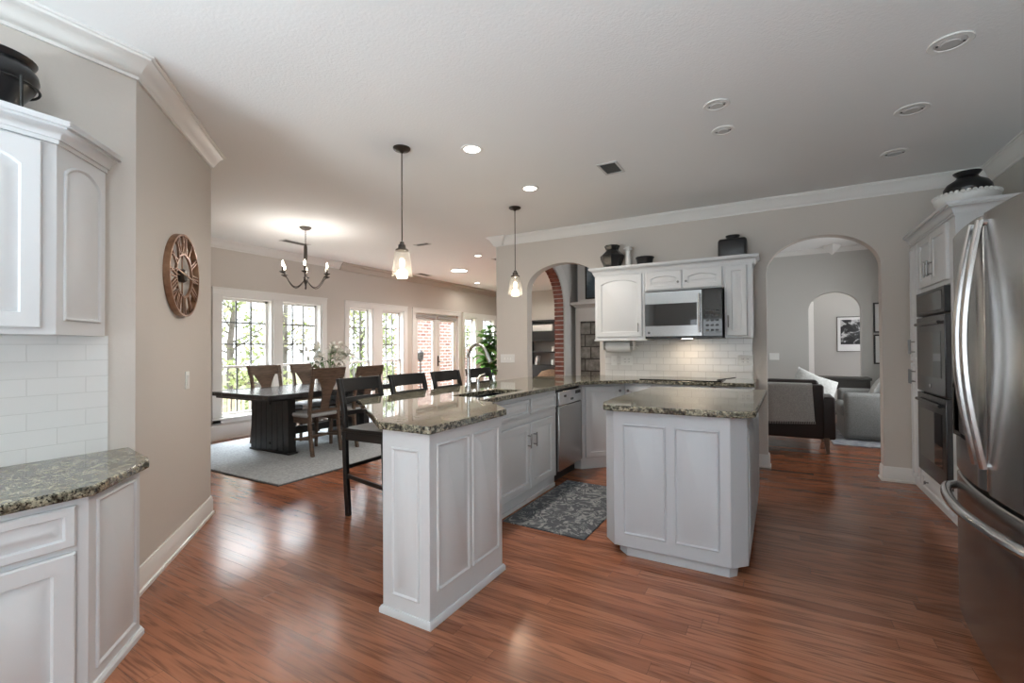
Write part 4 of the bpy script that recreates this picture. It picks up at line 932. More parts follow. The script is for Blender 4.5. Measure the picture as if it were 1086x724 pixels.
curved(fm+.16, fy1-.09, .86, 1.30, 'dispenser', 'glass_black', dl, 6, .003, .70)
curved(fm+.18, fy1-.11, .88, 1.12, 'dispenser_recess', 'plastic_black', dl, 6, .005, .70)
MB().box(.78,1.5,fy0+.02,fy1-.02,0,.06).build('plinth', 'plastic_black', c)

# ================================================================ ceiling fittings
KC = (ZC-EYE)/(2.73-EYE)
def sc(x, y): return x*KC, y*KC
def pendant(x, y, zb, label):
    x, y = sc(x, y); zb = EYE+(zb-EYE)*KC
    t = thing('pendant_lamp', label, 'pendant lamp', (x,y,zb), 'pendant lamps over the peninsula')
    MB().lathe([(.065,ZC),(.065,ZC-.008),(.055,ZC-.018),(.02,ZC-.026),(.006,ZC-.04)], (x,y,0), 24).build('canopy', 'bronze', t)
    MB().tube([(x,y,ZC-.03),(x,y,zb+.25)], .0045, 8).build('cord', 'bronze', t)
    MB().lathe([(.006,.27),(.016,.265),(.017,.25),(.028,.245),(.03,.215),(.048,.21),(.05,.20),(.036,.195),(.001,.195)], (x,y,zb), 24).build('socket_cap', 'bronze', t)
    MB().lathe([(.046,.203),(.056,.19),(.068,.10),(.078,.004),(.078,0),(.0755,0),(.0755,.004),(.0655,.10),(.0535,.188),(.046,.20)], (x,y,zb), 32).build('glass_shade', 'shade', t)
    MB().sphere((x,y,zb+.11), .021, 10, (1,1,1.45)).build('bulb', 'bulb', t)
    light('pendant_light', 'POINT', (0,0,.03), 5, (1,.84,.64), size=.05, parent=t)
pendant(-2.369, 2.53, 1.781, 'clear glass pendant lamp hanging over the near end of the peninsula')
pendant(-2.369, 4.219, 1.807, 'clear glass pendant lamp hanging over the sink end near the arch')
# chandelier
x, y = sc(-4.939, 3.609)
t = thing('chandelier', 'six-arm dark bronze chandelier with lit candle bulbs over the dining table', 'chandelier', (x,y,1.96))
kz = lambda z: EYE+(z-EYE)*KC
MB().lathe([(.07,ZC),(.072,ZC-.008),(.045,ZC-.03),(.012,ZC-.036)], (x,y,0), 24).build('canopy', 'bronze', t)
mb = MB(); z = ZC-.035; i = 0
while z > kz(2.535)-.01:
    a = (i % 2)*PI/2; mb.tube([(x+.008*math.cos(q)*math.cos(a), y+.008*math.cos(q)*math.sin(a), z-.016+.016*math.sin(q)) for q in [2*PI*k/10 for k in range(10)]], .0022, 5, True); z -= .027; i += 1
mb.build('chain', 'bronze', t)
zc_ = kz(2.06)
MB().lathe([(.003,kz(2.53)),(.012,kz(2.525)),(.02,kz(2.49)),(.022,kz(2.36)),(.014,kz(2.32)),(.01,zc_+.15),(.012,zc_+.06),(.026,zc_+.04),(.026,zc_+.01),(.012,zc_-.02),(.008,zc_-.06),(.012,zc_-.075),(.002,zc_-.09)], (x,y,0), 16).build('stem', 'bronze', t)
for k in range(6):
    a = math.radians(22+60*k); d = Vector((math.cos(a), math.sin(a), 0)); c0 = Vector((x,y,0)); R0 = .285
    pts = [c0 + d*(.015+(R0-.015)*q) + Vector((0,0,zc_+.03 - .10*math.sin(PI*min(1,q*1.12)) + .06*q**3)) for q in [i/14 for i in range(15)]]
    arm = MB().tube(pts, .006, 8); top = pts[-1]; zb = top.z
    arm.lathe([(.006,-.01),(.035,.005),(.04,.012),(.036,.014),(.012,.012)], top, 14)
    arm = arm.build('arm', 'bronze', t)
    MB().lathe([(.011,.01),(.011,.075),(.004,.08)], top, 10).build('candle_sleeve', 'bronze', arm)
    MB().lathe([(.007,.075),(.015,.10),(.013,.12),(.003,.15)], top, 12).build('bulb', 'bulb', arm); light('candle_light', 'POINT', top+Vector((0,0,.12))-Vector(t.location), 3.2, (1,.94,.87), size=.03, parent=t)

# recessed lights
def can(x, y, lit, label, r=.085, grp=None, e=9):
    x, y = sc(x, y)
    t = thing('recessed_light', label, 'ceiling light', (x,y,ZC), grp)
    MB().lathe([(r*.72,.0),(r,-.0),(r*1.02,-.004),(r*.98,-.007),(r*.74,-.006),(r*.70,-.001)], (x,y,ZC), 32).build('trim_ring', 'trim', t)
    if lit:
        MB().lathe([(.001,-.003),(r*.71,-.003),(r*.71,-.0005),(.001,-.0005)], (x,y,ZC), 24).build('lens', 'can_lit', t)
        light('recessed_lamp', 'SPOT', (0,0,-.02), e, (1,.93,.84), size=.06, parent=t, spot=math.radians(164))
    else:
        b = MB().lathe([(.001,-.004),(r*.60,-.006),(r*.68,-.003),(r*.70,-.0005),(.001,-.0005)], (x,y,ZC), 24).build('gimbal', 'can_unlit', t)
        MB().lathe([(.001,-.010),(r*.42,-.010),(r*.46,-.006),(r*.46,-.005),(.001,-.005)], (x,y,ZC), 20).build('lens', 'can_unlit', b)
        MB().box(x-r*.62, x-r*.52, y-.006, y+.006, ZC-.0085, ZC-.004).box(x+r*.52, x+r*.62, y-.006, y+.006, ZC-.0085, ZC-.004).build('pivot', 'slot', b)
can(-1.935, 2.805, 1, 'lit recessed ceiling light right of the near pendant lamp', .085, None, 52)
can(-1.958, 3.774, 1, 'lit recessed ceiling light right above the far pendant lamp', .085, None, 52)
can(.749, 2.989, 0, 'largest unlit recessed light on the ceiling, above the refrigerator', .09)
can(.749, 3.722, 0, 'unlit recessed light, middle of the right-hand ceiling row', .09)
can(.802, 4.502, 0, 'unlit recessed light above the oven tower vases, last of its row', .09)
can(-.298, 3.042, 0, 'unlit recessed light, nearer of two over the island', .075)
can(-.296, 3.426, 0, 'unlit recessed light, farther of two over the island', .075)
can(-4.134, 6.149, 1, 'small lit recessed light in the far ceiling left of the wall end', .07, None, 45)
can(-5.933, 8.781, 1, 'small lit recessed light above the french doors', .08, None, 16)
can(-5.05, 9.75, 1, 'lit recessed light seen through the pass-through arch', .08, None, 45)
x, y = sc(-5.2, 7.093)
t = thing('flush_light', 'large flat lit disc light on the far ceiling above the bar stools', 'ceiling light', (x,y,ZC))
MB().lathe([(.17,-.02),(.17,0),(.15,0),(.15,-.018)], (x,y,ZC), 32).build('ring', 'trim', t); MB().lathe([(.001,-.02),(.15,-.02),(.15,-.002),(.001,-.002)], (x,y,ZC), 32).build('lens', 'can_lit', t)
light('flush_lamp', 'SPOT', (0,0,-.04), 100, (1,.94,.87), size=.12, parent=t, spot=math.radians(150))
# ceiling vents
def vent(x, y, w, l, label, rot=0, dark='vent_dark', grp=None):
    x, y = sc(x, y)
    t = thing('ceiling_vent', label, 'vent', (x,y,ZC))
    e = .02
    MB().holed([(x-w/2,y-l/2),(x+w/2,y-l/2),(x+w/2,y+l/2),(x-w/2,y+l/2)], [[(x-w/2+e,y-l/2+e),(x+w/2-e,y-l/2+e),(x+w/2-e,y+l/2-e),(x-w/2+e,y+l/2-e)]], lambda u, v: (u, v, ZC), (0,0,-.008)).build('frame', 'can_unlit', t, .002)
    MB().box(x-w/2+e,x+w/2-e,y-l/2+e,y+l/2-e,ZC-.0015,ZC-.0005).build('backing', 'slot', t)
    mb = MB(); n = max(2, int((l-.06)/.03))
    for i in range(1, n): v = y-l/2+.03+(l-.06)*i/n; mb.bar((x-w/2+.03,v,ZC-.006),(x+w/2-.03,v,ZC-.006),.008,.0015,(0,.3,.95))
    mb.build('slats', 'vent_dark', t)
vent(-1.161, 3.684, .17, .26, 'white slatted ceiling vent over the runner rug')
vent(-4.35, 5.057, .26, .11, 'small ceiling vent behind the near pendant lamp')
vent(-6.134, 7.185, .16, .36, 'dark ceiling vent near the window wall beyond the pendant lamp')
vent(-5.77, 4.053, .16, .40, 'long ceiling vent behind the chandelier')
vent(-3.95, 6.55, .30, .16, 'ceiling vent beside the crown corner of the wall end')
# ================================================================ bar stools
def make_stool():
    t = thing('bar_stool', 'black wooden bar stool', 'bar stool', (0,0,0), 'black bar stools along the peninsula')
    SH = .655
    for s in (-1, 1):
        y = s*.205
        l = MB(); prof = [(.03,0),(.012,.25),(.0,.50),(.0,SH),(-.012,.80),(-.04,.93),(-.068,1.03)]
        l.loft([[(px-.019,y-.0165,pz),(px+.019,y-.0165,pz),(px+.019,y+.0165,pz),(px-.019,y+.0165,pz)] for px, pz in prof]); l.build('back_leg', 'stool', t, .004)
        MB().bar((.385,y*.97,SH-.05),(.405,y,0),.036,.036,(1,0,0),.03,.03).build('front_leg', 'stool', t, .004)
        MB().bar((.01,y,.30),(.40,y,.25),.018,.03).build('side_stretcher', 'stool', t, .003)
        MB().box(0.0,.39,y-.011,y+.011,SH-.085,SH-.02).build('side_apron', 'stool', t, .003)
    MB().bar((.40,-.20,.19),(.40,.20,.19),.022,.036).build('foot_rail', 'stool', t, .003)
    MB().bar((.005,-.20,.36),(.005,.20,.36),.018,.03).build('back_stretcher', 'stool', t, .003)
    MB().box(.375,.40,-.2,.2,SH-.085,SH-.02).build('front_apron', 'stool', t, .003)
    seat = MB(); n = 10; loops = []
    for k in range(n+1):
        x = -.012+.45*k/n; top = []
        for j in range(9):
            y = -.225+.45*j/8; dip = .012*math.sin(PI*k/n)*math.cos((j-4)/4*PI/2)
            top.append((x, y, SH+.006-dip))
        loops.append(top + [(x, .225, SH-.022), (x, -.225, SH-.022)])
    seat.loft(loops).build('seat', 'stool', t, .004)
    def rail(z0, z1, x0, x1, bow, nm):
        m = MB(); loops = []
        for k in range(13):
            q = k/12; y = -.20+.40*q; b = -bow*math.sin(PI*q)
            loops.append([(x0+b-.009,y,z0),(x0+b+.009,y,z0),(x1+b+.009,y,z1),(x1+b-.009,y,z1)])
        m.loft(loops).build(nm, 'stool', t, .003)
    rail(.93, 1.03, -.040, -.066, .018, 'top_rail'); rail(.845, .885, -.02, -.028, .014, 'lower_rail'); rail(.75,.785, -.006,-.010,.01,'lower_rail')
    return t
st = make_stool()
names = ['black bar stool nearest the front corner of the peninsula, in front of the dining chairs', 'second black bar stool along the peninsula, backed by the paired windows', 'third black bar stool along the peninsula, in front of the french doors', 'farthest black bar stool, behind the gooseneck faucet']
for i, (x, y, a) in enumerate(((-2.86,2.63,2),(-2.835,3.155,-1),(-2.84,3.72,1),(-2.84,4.31,-2))):
    o = st if i == 0 else copy_tree(st)
    o.location = (x, y, 0); o.rotation_euler = (0,0,math.radians(a)); o['label'] = names[i]

# ================================================================ dining set
tag(MB().prism([(-6.55,2.60),(-3.97,2.615),(-3.90,5.9),(-6.55,5.9)], .001, .012).build('rug_base', 'rug_edge', origin=(-5.2,4.2,0)), None) if False else None
rg = thing('rug', 'large pale grey area rug under the dining table', 'rug', (-5.25,4.2,0))
MB().prism([(-6.45,2.60),(-3.97,2.615),(-3.92,6.0),(-6.45,6.0)], .001, .008).build('binding', 'rug_edge', rg)
MB().prism([(-6.435,2.615),(-3.985,2.63),(-3.935,5.985),(-6.435,5.985)], .006, .014).build('pile', 'rug_grey', rg)
RZ = .014
tb = thing('dining_table', 'black plank trestle dining table on the grey rug', 'dining table', (-5.35,4.0,RZ))
mb = MB().box(-5.91,-4.79,3.04,5.0,.70,.748)
mb.build('table_top', 'tabletop', tb, .004)
MB().box(-5.88,-4.82,3.07,4.97,.675,.70).build('apron', 'tableblack', tb, .003)
for y0, y1 in ((3.40,3.50),(4.54,4.64)):
    p = MB(); n = 7
    for k in range(n):
        a, b = k/n, (k+1)/n
        p.hexa([(-5.72+.76*a+.003,y0,.02+RZ),(-5.72+.76*b-.003,y0,.02+RZ),(-5.72+.76*b-.003,y1,.02+RZ),(-5.72+.76*a+.003,y1,.02+RZ),
                (-5.70+.72*a+.003,y0,.675),(-5.70+.72*b-.003,y0,.675),(-5.70+.72*b-.003,y1,.675),(-5.70+.72*a+.003,y1,.675)])
    p.build('pedestal', 'tableblack', tb, .004)
    MB().box(-5.73,-4.95,y0-.012,y1+.012,RZ,RZ+.022).build('foot', 'tableblack', tb, .004)
    yy = y0-.006
    b = MB()
    for z in (.12,.60): b.lathe([(.001,0),(.02,0),(.018,.01),(.001,.012)], (-5.33,yy+.006,z), 12, lambda r, z_, t_: (r*math.cos(t_), -z_, r*math.sin(t_)))
    b.build('bolt_heads', 'black', tb)
MB().box(-5.37,-5.29,3.5,4.54,.18,.27).build('stretcher', 'tableblack', tb, .004)

def make_chair():
    t = thing('dining_chair', 'brown splat-back dining chair', 'dining chair', (0,0,0), 'brown wooden chairs round the dining table')
    SH = .46
    for s in (-1, 1):
        y = s*.20
        prof = [(-.06,0),(-.02,.22),(.0,SH),(-.015,.65),(-.055,.85),(-.10,1.01)]
        MB().loft([[(x-.02,y-.017,z),(x+.02,y-.017,z),(x+.02,y+.017,z),(x-.02,y+.017,z)] for x, z in prof]).build('back_leg', 'chairwood', t, .004)
        MB().bar((.40,y,SH-.02),(.405,y,0),.04,.04,(1,0,0),.03,.03).build('front_leg', 'chairwood', t, .004)
        MB().box(.0,.40,y-.012,y+.012,SH-.085,SH-.02).build('side_apron', 'chairwood', t, .003)
        MB().bar((-.02,y,.20),(.40,y,.16),.018,.03).build('side_stretcher', 'chairwood', t, .003)
    MB().box(.385,.41,-.20,.20,SH-.085,SH-.02).build('front_apron', 'chairwood', t, .003)
    MB().bar((.19,-.20,.18),(.19,.20,.18),.018,.03).build('cross_stretcher', 'chairwood', t, .003)
    MB().rbox(-.005,.43,-.225,.225,SH-.02,SH+.03,.022).build('seat', 'seatpad', t)
    # top rail, bowed
    loops = []
    for k in range(13):
        q = k/12; y = -.235+.47*q; b = -.02*math.sin(PI*q)
        loops.append([(-.068+b-.012,y,.895),(-.068+b+.012,y,.895),(-.103+b+.012,y,1.02),(-.103+b-.012,y,1.02)])
    MB().loft(loops).build('top_rail', 'chairwood', t, .004)
    # splat: wide funnel at the top, narrow waist
    loops = []
    for k in range(17):
        q = k/16; z = SH+.05+(.90-SH-.05)*q; w = .048 + .012*(1-q) + .105*max(0,(q-.35)/.65)**1.8
        x = -.004 - .085*q**1.4 - .012*math.sin(PI*q)
        loops.append([(x-.008,-w,z),(x+.008,-w,z),(x+.008,w,z),(x-.008,w,z)])
    MB().loft(loops).build('splat', 'chairwood', t, .002)
    MB().bar((-.008,-.19,SH+.05),(-.008,.19,SH+.05),.02,.035).build('back_rail', 'chairwood', t, .003)
    return t
ch = make_chair()
lab = ['brown dining chair with its back to the kitchen, at the near side of the table', 'brown dining chair with its back to the kitchen, partly behind the nearest bar stool',
       'brown dining chair on the window side, nearest the table end', 'brown dining chair on the window side, behind the flowers']
for i, (x, y, a) in enumerate(((-4.70,3.68,180),(-4.68,4.30,183),(-5.98,3.80,0),(-5.98,4.42,-2))):
    o = ch if i == 0 else copy_tree(ch)
    o.location = (x, y, RZ); o.rotation_euler = (0,0,math.radians(a)); o['label'] = lab[i]

# vase of lilies on the table
vx, vy, vz = -5.33, 4.25, .748
t = thing('flower_vase', 'glass vase holding white lilies on the dining table', 'vase of flowers', (vx,vy,vz))
MB().lathe([(.05,0),(.055,.01),(.045,.10),(.05,.20),(.06,.23),(.056,.23),(.045,.20),(.04,.10),(.045,.015)], (vx,vy,vz), 20).build('vase', 'vase_glass', t)
rnd = random.Random(3); stems = MB(); lv = MB(); fl = MB(); ce = MB()
def leaf(mb, base, d, L, w, droop=.3):
    d = d.normalized(); sd = d.cross(Vector((0,0,1)))
    if sd.length < .05: sd = Vector((1,0,0))
    sd.normalize(); up = sd.cross(d); pts = []
    for k in range(6):
        q = k/5; c = base + d*L*q - Vector((0,0,1))*droop*L*q*q; ww = w*math.sin(PI*min(.98,q*.9+.08))
        pts.append((c - sd*ww + up*ww*.3, c, c + sd*ww + up*ww*.3))
    b = len(mb.v)
    for p in pts: mb.v += list(p)
    for k in range(5):
        for j in range(2): i0 = b+k*3+j; mb.f.append((i0, i0+1, i0+4, i0+3))
for k in range(24):
    a = rnd.uniform(0, 2*PI); tilt = rnd.uniform(.1, .95); H_ = rnd.uniform(.36,.56)
    d = Vector((math.cos(a)*tilt, math.sin(a)*tilt, 1)).normalized(); b0 = Vector((vx,vy,vz+.05)); tip = b0 + d*H_
    stems.tube([b0, b0+d*H_*.5+Vector((0,0,.02)), tip], .003, 5)
    for j in range(3): leaf(lv, b0+d*H_*rnd.uniform(.4,.8), Vector((math.cos(a+rnd.uniform(-1.5,1.5)), math.sin(a+rnd.uniform(-1.5,1.5)), .5)), rnd.uniform(.10,.17), .014)
    if k % 24 < 19:
        fd = (d + Vector((math.cos(a),math.sin(a),0))*.6).normalized(); s1 = fd.cross(Vector((0,0,1))).normalized(); s2 = s1.cross(fd); fl = MB()
        for j in range(6):
            q = 2*PI*j/6; leaf(fl, tip, (fd*.75 + (s1*math.cos(q)+s2*math.sin(q))*.75), rnd.uniform(.10,.13), .032, .4)
        f_ = fl.build('lily', 'petal', t); MB().sphere(tip+fd*.03, .008, 4).build('stamen', 'leaf_gold', f_)
    else: MB().sphere(tip, .018, 5, (1,1,2.2)).build('bud', 'petal', t)
stems.build('stems', 'leaf', t); tag(lv.build('leaves', 'leaf', t), kind='stuff')
# tall leafy plant by the far window
px, py = -6.05, 9.5
t = thing('potted_plant', 'tall broad-leaved green plant in a pot before the farthest window', 'plant', (px,py,0))
MB().lathe([(.14,0),(.17,.02),(.21,.36),(.22,.38),(.20,.38),(.18,.34),(.02,.33)], (px,py,0), 24).build('pot', 'pot', t)
tr = MB(); lv = MB(); rnd = random.Random(11)
for k in range(7):
    a = rnd.uniform(0,2*PI); r = rnd.uniform(.05,.3); top = Vector((px+r*math.cos(a), py+r*math.sin(a), rnd.uniform(1.3,1.95)))
    tr.tube([(px,py,.33),(px+.4*r*math.cos(a),py+.4*r*math.sin(a),.9),top], .012, 6)
    for j in range(22):
        q = rnd.uniform(.25,1.0); b0 = Vector((px,py,.33)).lerp(top,q); aa = rnd.uniform(0,2*PI)
        leaf(lv, b0, Vector((math.cos(aa),math.sin(aa),rnd.uniform(-.1,.8))), rnd.uniform(.26,.42), .10, .35)
tr.build('stems', 'bark', t); tag(lv.build('leaves', 'leaf_plant', t), kind='stuff')

# ================================================================ beyond the pass-through arch: bookcase, fireplace
bx0, bx1, by = -5.75, -4.55, 10.85
t = thing('bookcase', 'black open bookcase seen through the pass-through arch', 'bookcase', (-5.1,by+.15,0))
mb = MB().box(bx0,bx0+.05,by,by+.33,0,1.96).box(bx1-.05,bx1,by,by+.33,0,1.96).box(bx0,bx1,by,by+.33,1.91,1.96).box(bx0,bx1,by,by+.33,0,.08); mb.build('case', 'shelf_black', t, .004)
for z in (.75, 1.10, 1.40): MB().box(bx0+.05,bx1-.05,by+.01,by+.32,z,z+.035).build('shelf', 'shelf_black', t, .002)
MB().box(bx0+.05,bx1-.05,by+.31,by+.33,.08,1.91).build('back', 'shelf_back', t)
MB().box(bx0+.05,bx1-.05,by+.005,by+.30,.08,.75).build('lower_doors', 'shelf_black', t, .004)
MB().box(bx0+.05,bx1-.05,by+.02,by+.30,1.435,1.66).build('dark_box', 'shelf_black', t)
tag(MB().rbox(-5.62,-5.02,by+.05,by+.28,1.661,1.85,.03).build('storage_basket', 'ceramic_white', origin=(-5.3,by+.15,1.661)), 'white storage bin on the top shelf of the black bookcase', 'storage bin')
for x, z, lab_ in ((-5.02,1.135,'white mug on the middle shelf of the black bookcase'),(-5.03,.785,'white cup on the lower shelf of the black bookcase')):
    m = MB().lathe([(.04,0),(.05,.01),(.052,.13),(.047,.13),(.044,.015)], (x,by+.1,z), 16)
    m.tube([(x+.05,by+.1,z+.10),(x+.085,by+.1,z+.095),(x+.085,by+.1,z+.045),(x+.05,by+.1,z+.035)], .007, 6)
    tag(m.build('mug', 'ceramic_white', origin=(x,by+.1,z)), lab_, 'mug')
mb = MB()
for k in range(2): mb.hexa([(-5.55+.03*k,by+.06,.785),(-5.53+.03*k,by+.06,.785),(-5.53+.03*k,by+.24,.785),(-5.55+.03*k,by+.24,.785),(-5.50+.03*k,by+.06,1.02),(-5.48+.03*k,by+.06,1.02),(-5.48+.03*k,by+.24,1.02),(-5.50+.03*k,by+.24,1.02)])
for k, o_ in enumerate(('book',)):
    tag(mb.build('photo_frame', 'paper', origin=(-5.5,by+.15,.785)), 'pale framed card leaning on the lower shelf of the black bookcase', 'picture frame')
tag(MB().lathe([(.16,0),(.22,.05),(.25,.22),(.22,.40),(.15,.50),(.08,.54),(.03,.55)], (-3.95,8.55,.32), 24).build('wicker_lid', 'wicker', origin=(-3.95,8.55,.3)), None) if False else None
t = thing('basket', 'brown woven basket by the brick arch, seen just above the worktop', 'basket', (-4.15,8.9,0))
MB().lathe([(.22,0),(.27,.02),(.31,.35),(.30,.62),(.20,.74),(.06,.78)], (-4.15,8.9,0), 24).build('body', 'wicker', t)
# fireplace
fx0, fx1, fyf = -3.02, -1.45, 7.62
t = thing('fireplace', 'white fireplace with grey stone surround and mantel shelf', 'fireplace', ((fx0+fx1)/2,fyf+.3,0))
MB().box(fx0,fx1,fyf,9.299,0,2.879).build('chimney_breast', 'wall_white', t)
MB().box(fx0+.06,fx1-.06,fyf-.03,fyf,0,1.70).build('stone_surround', 'stone', t)
MB().box(fx0+.0,fx1-.0,fyf-.045,fyf,1.70,1.93).build('frieze', 'trim', t, .004)
MB().sweep([(fx0,fyf+.02),(fx0,fyf-.05),(fx1,fyf-.05),(fx1,fyf+.02)], [(0,1.93),(.02,1.94),(.07,1.985),(.09,1.99),(.09,2.03),(-.06,2.03),(-.06,1.93)]).build('mantel_shelf', 'trim', t)
MB().box(fx0-.04,fx0+.05,fyf-.02,fyf+.1,0,1.93).build('pilaster', 'trim', t, .004)
MB().box(-2.6,-1.9,fyf-.035,fyf-.028,.25,.95).build('firebox', 'black', t)
t = thing('picture', 'dark blue framed painting standing on the white mantel shelf', 'picture', (-2.5,fyf-.03,2.03))
MB().box(-2.86,-1.9,fyf-.06,fyf-.02,2.075,2.68).build('frame', 'black', t, .004); MB().box(-2.83,-1.93,fyf-.064,fyf-.06,2.105,2.65).build('canvas', 'painting', t)
MB().box(-2.95,-1.85,fyf-.10,fyf-.01,2.03,2.075).build('ledge', 'trim', t, .003)

# ================================================================ sitting room beyond the right arch
sx0, sx1, sy = -1.55, .585, 6.42
t = thing('sofa', 'dark brown leather sofa seen from behind through the right arch', 'sofa', (-.4,6.8,0))
MB().rbox(sx0,sx1-.11,sy,sy+.20,.17,.80,.025).build('back', 'leather', t)
MB().rbox(sx1-.13,sx1,sy+.02,sy+.88,.17,.66,.025).build('arm', 'leather', t); MB().rbox(sx0,sx0+.13,sy+.02,sy+.88,.17,.66,.025).build('arm', 'leather', t)
MB().rbox(sx0+.1,sx1-.1,sy+.15,sy+.88,.16,.32,.02).build('base', 'leather', t)
for k in range(2):
    w = (sx1-sx0-.26)/2; x0 = sx0+.13+k*w; MB().rbox(x0,x0+w-.005,sy+.2,sy+.90,.32,.47,.04).build('seat_cushion', 'leather', t); MB().rbox(x0+.01,x0+w-.015,sy+.14,sy+.34,.46,.845,.05).build('back_cushion', 'leather', t)
for x in (sx0+.05, sx1-.09):
    for y in (sy+.05, sy+.80): MB().bar((x,y,.19),(x+(.015 if x > 0 else -.01),y,0),.065,.06,(1,0,0),.035,.035).build('leg', 'chairwood', t, .003)
# throw draped over the back
def drape(x0, x1, yF, yB, ztop, zf, zb, nm, m, label, cat, ox):
    rnd = random.Random(5); mb = MB(); nx = 26; path = []
    r = .035
    for k in range(13): path.append((yF-.012, zf+(ztop-r-zf)*k/12))
    for k in range(1,8): a = PI-PI*k/14; path.append((yF-.012+r+r*math.cos(a), ztop-r+(r+.012)*math.sin(a)))
    for k in range(1,6): path.append((yF+.03+(yB-yF-.06)*k/5, ztop+.012))
    for k in range(1,6): path.append((yB+.012, ztop-(ztop-zb)*k/5))
    top = []; bot = []
    for i in range(nx+1):
        u = i/nx
        for j, (y, z) in enumerate(path):
            dn_ = max(0, (12-j)/12); wv = .010*math.sin(u*19+1)*dn_ + .006*math.sin(u*41)*dn_
            x = x0+(x1-x0)*u + .03*dn_*(u-.3); zz = z + (.06*(1-u)*-1 + .02)*dn_*.9
            top.append((x, y-.008-abs(wv)*.9-.006, zz)); bot.append((x, y-abs(wv)*.9+.001, zz-.002 if j > 12 else zz))
    m_ = len(path); n = len(top); mb.v = [Vector(p) for p in top+bot]
    for i in range(nx):
        for j in range(m_-1):
            a = i*m_+j; mb.f.append((a,a+m_,a+m_+1,a+1)); mb.f.append((n+a,n+a+1,n+a+m_+1,n+a+m_))
    for j in range(m_-1): mb.f.append((j,j+1,n+j+1,n+j)); a = nx*m_+j; mb.f.append((a+1,a,n+a,n+a+1))
    for i in range(nx): a = i*m_; mb.f.append((a+m_,a,n+a,n+a+m_)); a = i*m_+m_-1; mb.f.append((a,a+m_,n+a+m_,n+a))
    o = tag(mb.build(nm, m, origin=ox), label, cat)
    fr = MB()
    for i in range(60):
        u = i/59; x = x0+(x1-x0)*u+.03*(u-.3); zz = zf+(.06*(1-u)*-1+.02)*.9
        fr.tube([(x,yF-.022,zz+.004),(x+.003,yF-.024,zz-.03)], .004, 4)
    f_ = fr.build('fringe', m, None, origin=ox); f_.parent = o; f_.location = (0,0,0); f_['kind'] = 'stuff'
    return o
drape(-.55,.36,sy,sy+.20,.80,.36,.62,'throw_blanket','throw','grey fringed throw blanket draped over the back of the leather sofa','blanket',(-.1,sy,.8))
mb = MB(); loops = []
for k in range(13):   # plump pillow
    q = k/12; th = .075*math.sin(PI*q)**.6+.004; s = .24
    loops.append([Vector((.42+(-s+2*s*q), 0, .74))+Vector((0, th*math.sin(2*PI*j/24)*1.0, (.20 + .03*abs(q-.5)*2)*math.cos(2*PI*j/24))) for j in range(24)])
mb.loft(loops); pm = Matrix.Translation((.40,6.95,.70)) @ Euler((math.radians(-25),math.radians(24),math.radians(12))).to_matrix().to_4x4() @ Matrix.Translation((-.42,0,-.74)); mb.xf(pm)
tag(mb.build('pillow', 'pillow', origin=(.40,6.95,.66)), 'pale pillow leaning at the right end of the leather sofa', 'pillow')
# armchair
ax, ay = 1.22, 7.75
t = thing('armchair', 'grey slipcovered armchair beside the leather sofa', 'armchair', (ax,ay,.014))
MB().rbox(.78,1.56,7.46,7.68,.05,.63,.05).build('arm', 'sofa_fabric', t); MB().rbox(.78,1.56,8.22,8.44,.05,.63,.05).build('arm', 'sofa_fabric', t)
MB().rbox(1.30,1.585,7.50,8.40,.05,.90,.07).build('back', 'sofa_fabric', t); MB().rbox(.74,1.36,7.60,8.30,.30,.47,.05).build('seat_cushion', 'sofa_fabric', t)
MB().rbox(.77,1.50,7.50,8.40,.014,.32,.03).build('skirt', 'sofa_fabric', t)
mb = MB(); loops = []
for k in range(11): q = k/10; th = .07*math.sin(PI*q)**.6+.004; loops.append([Vector((th*math.sin(2*PI*j/20), -.2+.4*q, .2*math.cos(2*PI*j/20))) for j in range(20)])
mb.loft(loops).xf(Matrix.Translation((1.2,7.88,.68)) @ Euler((0,math.radians(28),math.radians(-20))).to_matrix().to_4x4())
tag(mb.build('cushion', 'pillow', origin=(1.2,7.9,.48)), 'pale cushion on the grey slipcovered armchair', 'cushion')
tag(MB().box(.62,1.60,7.10,8.95,.001,.013).build('rug', 'rug_dark', origin=(1.1,8,0)), 'mottled grey rug under the slipcovered armchair', 'rug')
t = thing('console_table', 'dark wood console behind the grey armchair, before the inner arch', 'console table', (.9,8.9,0))
MB().box(.60,1.25,8.72,9.12,.72,.76).build('top', 'console', t, .004); MB().box(.64,1.21,8.75,9.10,.58,.72).build('drawer_box', 'console', t, .003); MB().box(.64,1.21,8.75,9.10,.18,.21).build('shelf', 'console', t, .003)
for x in (.62,1.18):
    for y in (8.74,9.06): MB().box(x,x+.05,y,y+.05,.0135 if True else 0,.72).build('leg', 'console', t, .003)
# pictures
def framed(nm, label, u0, u1, z0, z1, y, m, fw_=.02, matw=.05, art=None):
    t = thing(nm, label, 'picture', ((u0+u1)/2,y,z0))
    MB().holed([(u0,z0),(u1,z0),(u1,z1),(u0,z1)], [[(u0+fw_,z0+fw_),(u1-fw_,z0+fw_),(u1-fw_,z1-fw_),(u0+fw_,z1-fw_)]], lambda u, v: (u,y-.002,v), (0,-.024,0)).build('frame', m, t, .002)
    MB().box(u0+fw_,u1-fw_,y-.014,y-.002,z0+fw_,z1-fw_).build('mat_board', 'paper', t)
    if art: MB().box(u0+fw_+matw,u1-fw_-matw,y-.016,y-.014,z0+fw_+art[0],z1-fw_-art[1]).build('photograph', 'bwphoto', t)
framed('picture', 'black and white landscape photograph in a white mat, on the hall wall', 1.03, 1.55, 1.13, 1.81, 11.0, 'vent_dark', .012, .05, (.13,.05))
framed('picture', 'upper of two black-framed pictures right of the inner arch', 1.355, 1.60, 1.455, 1.935, 9.3, 'black', .022, .06, (.06,.06))
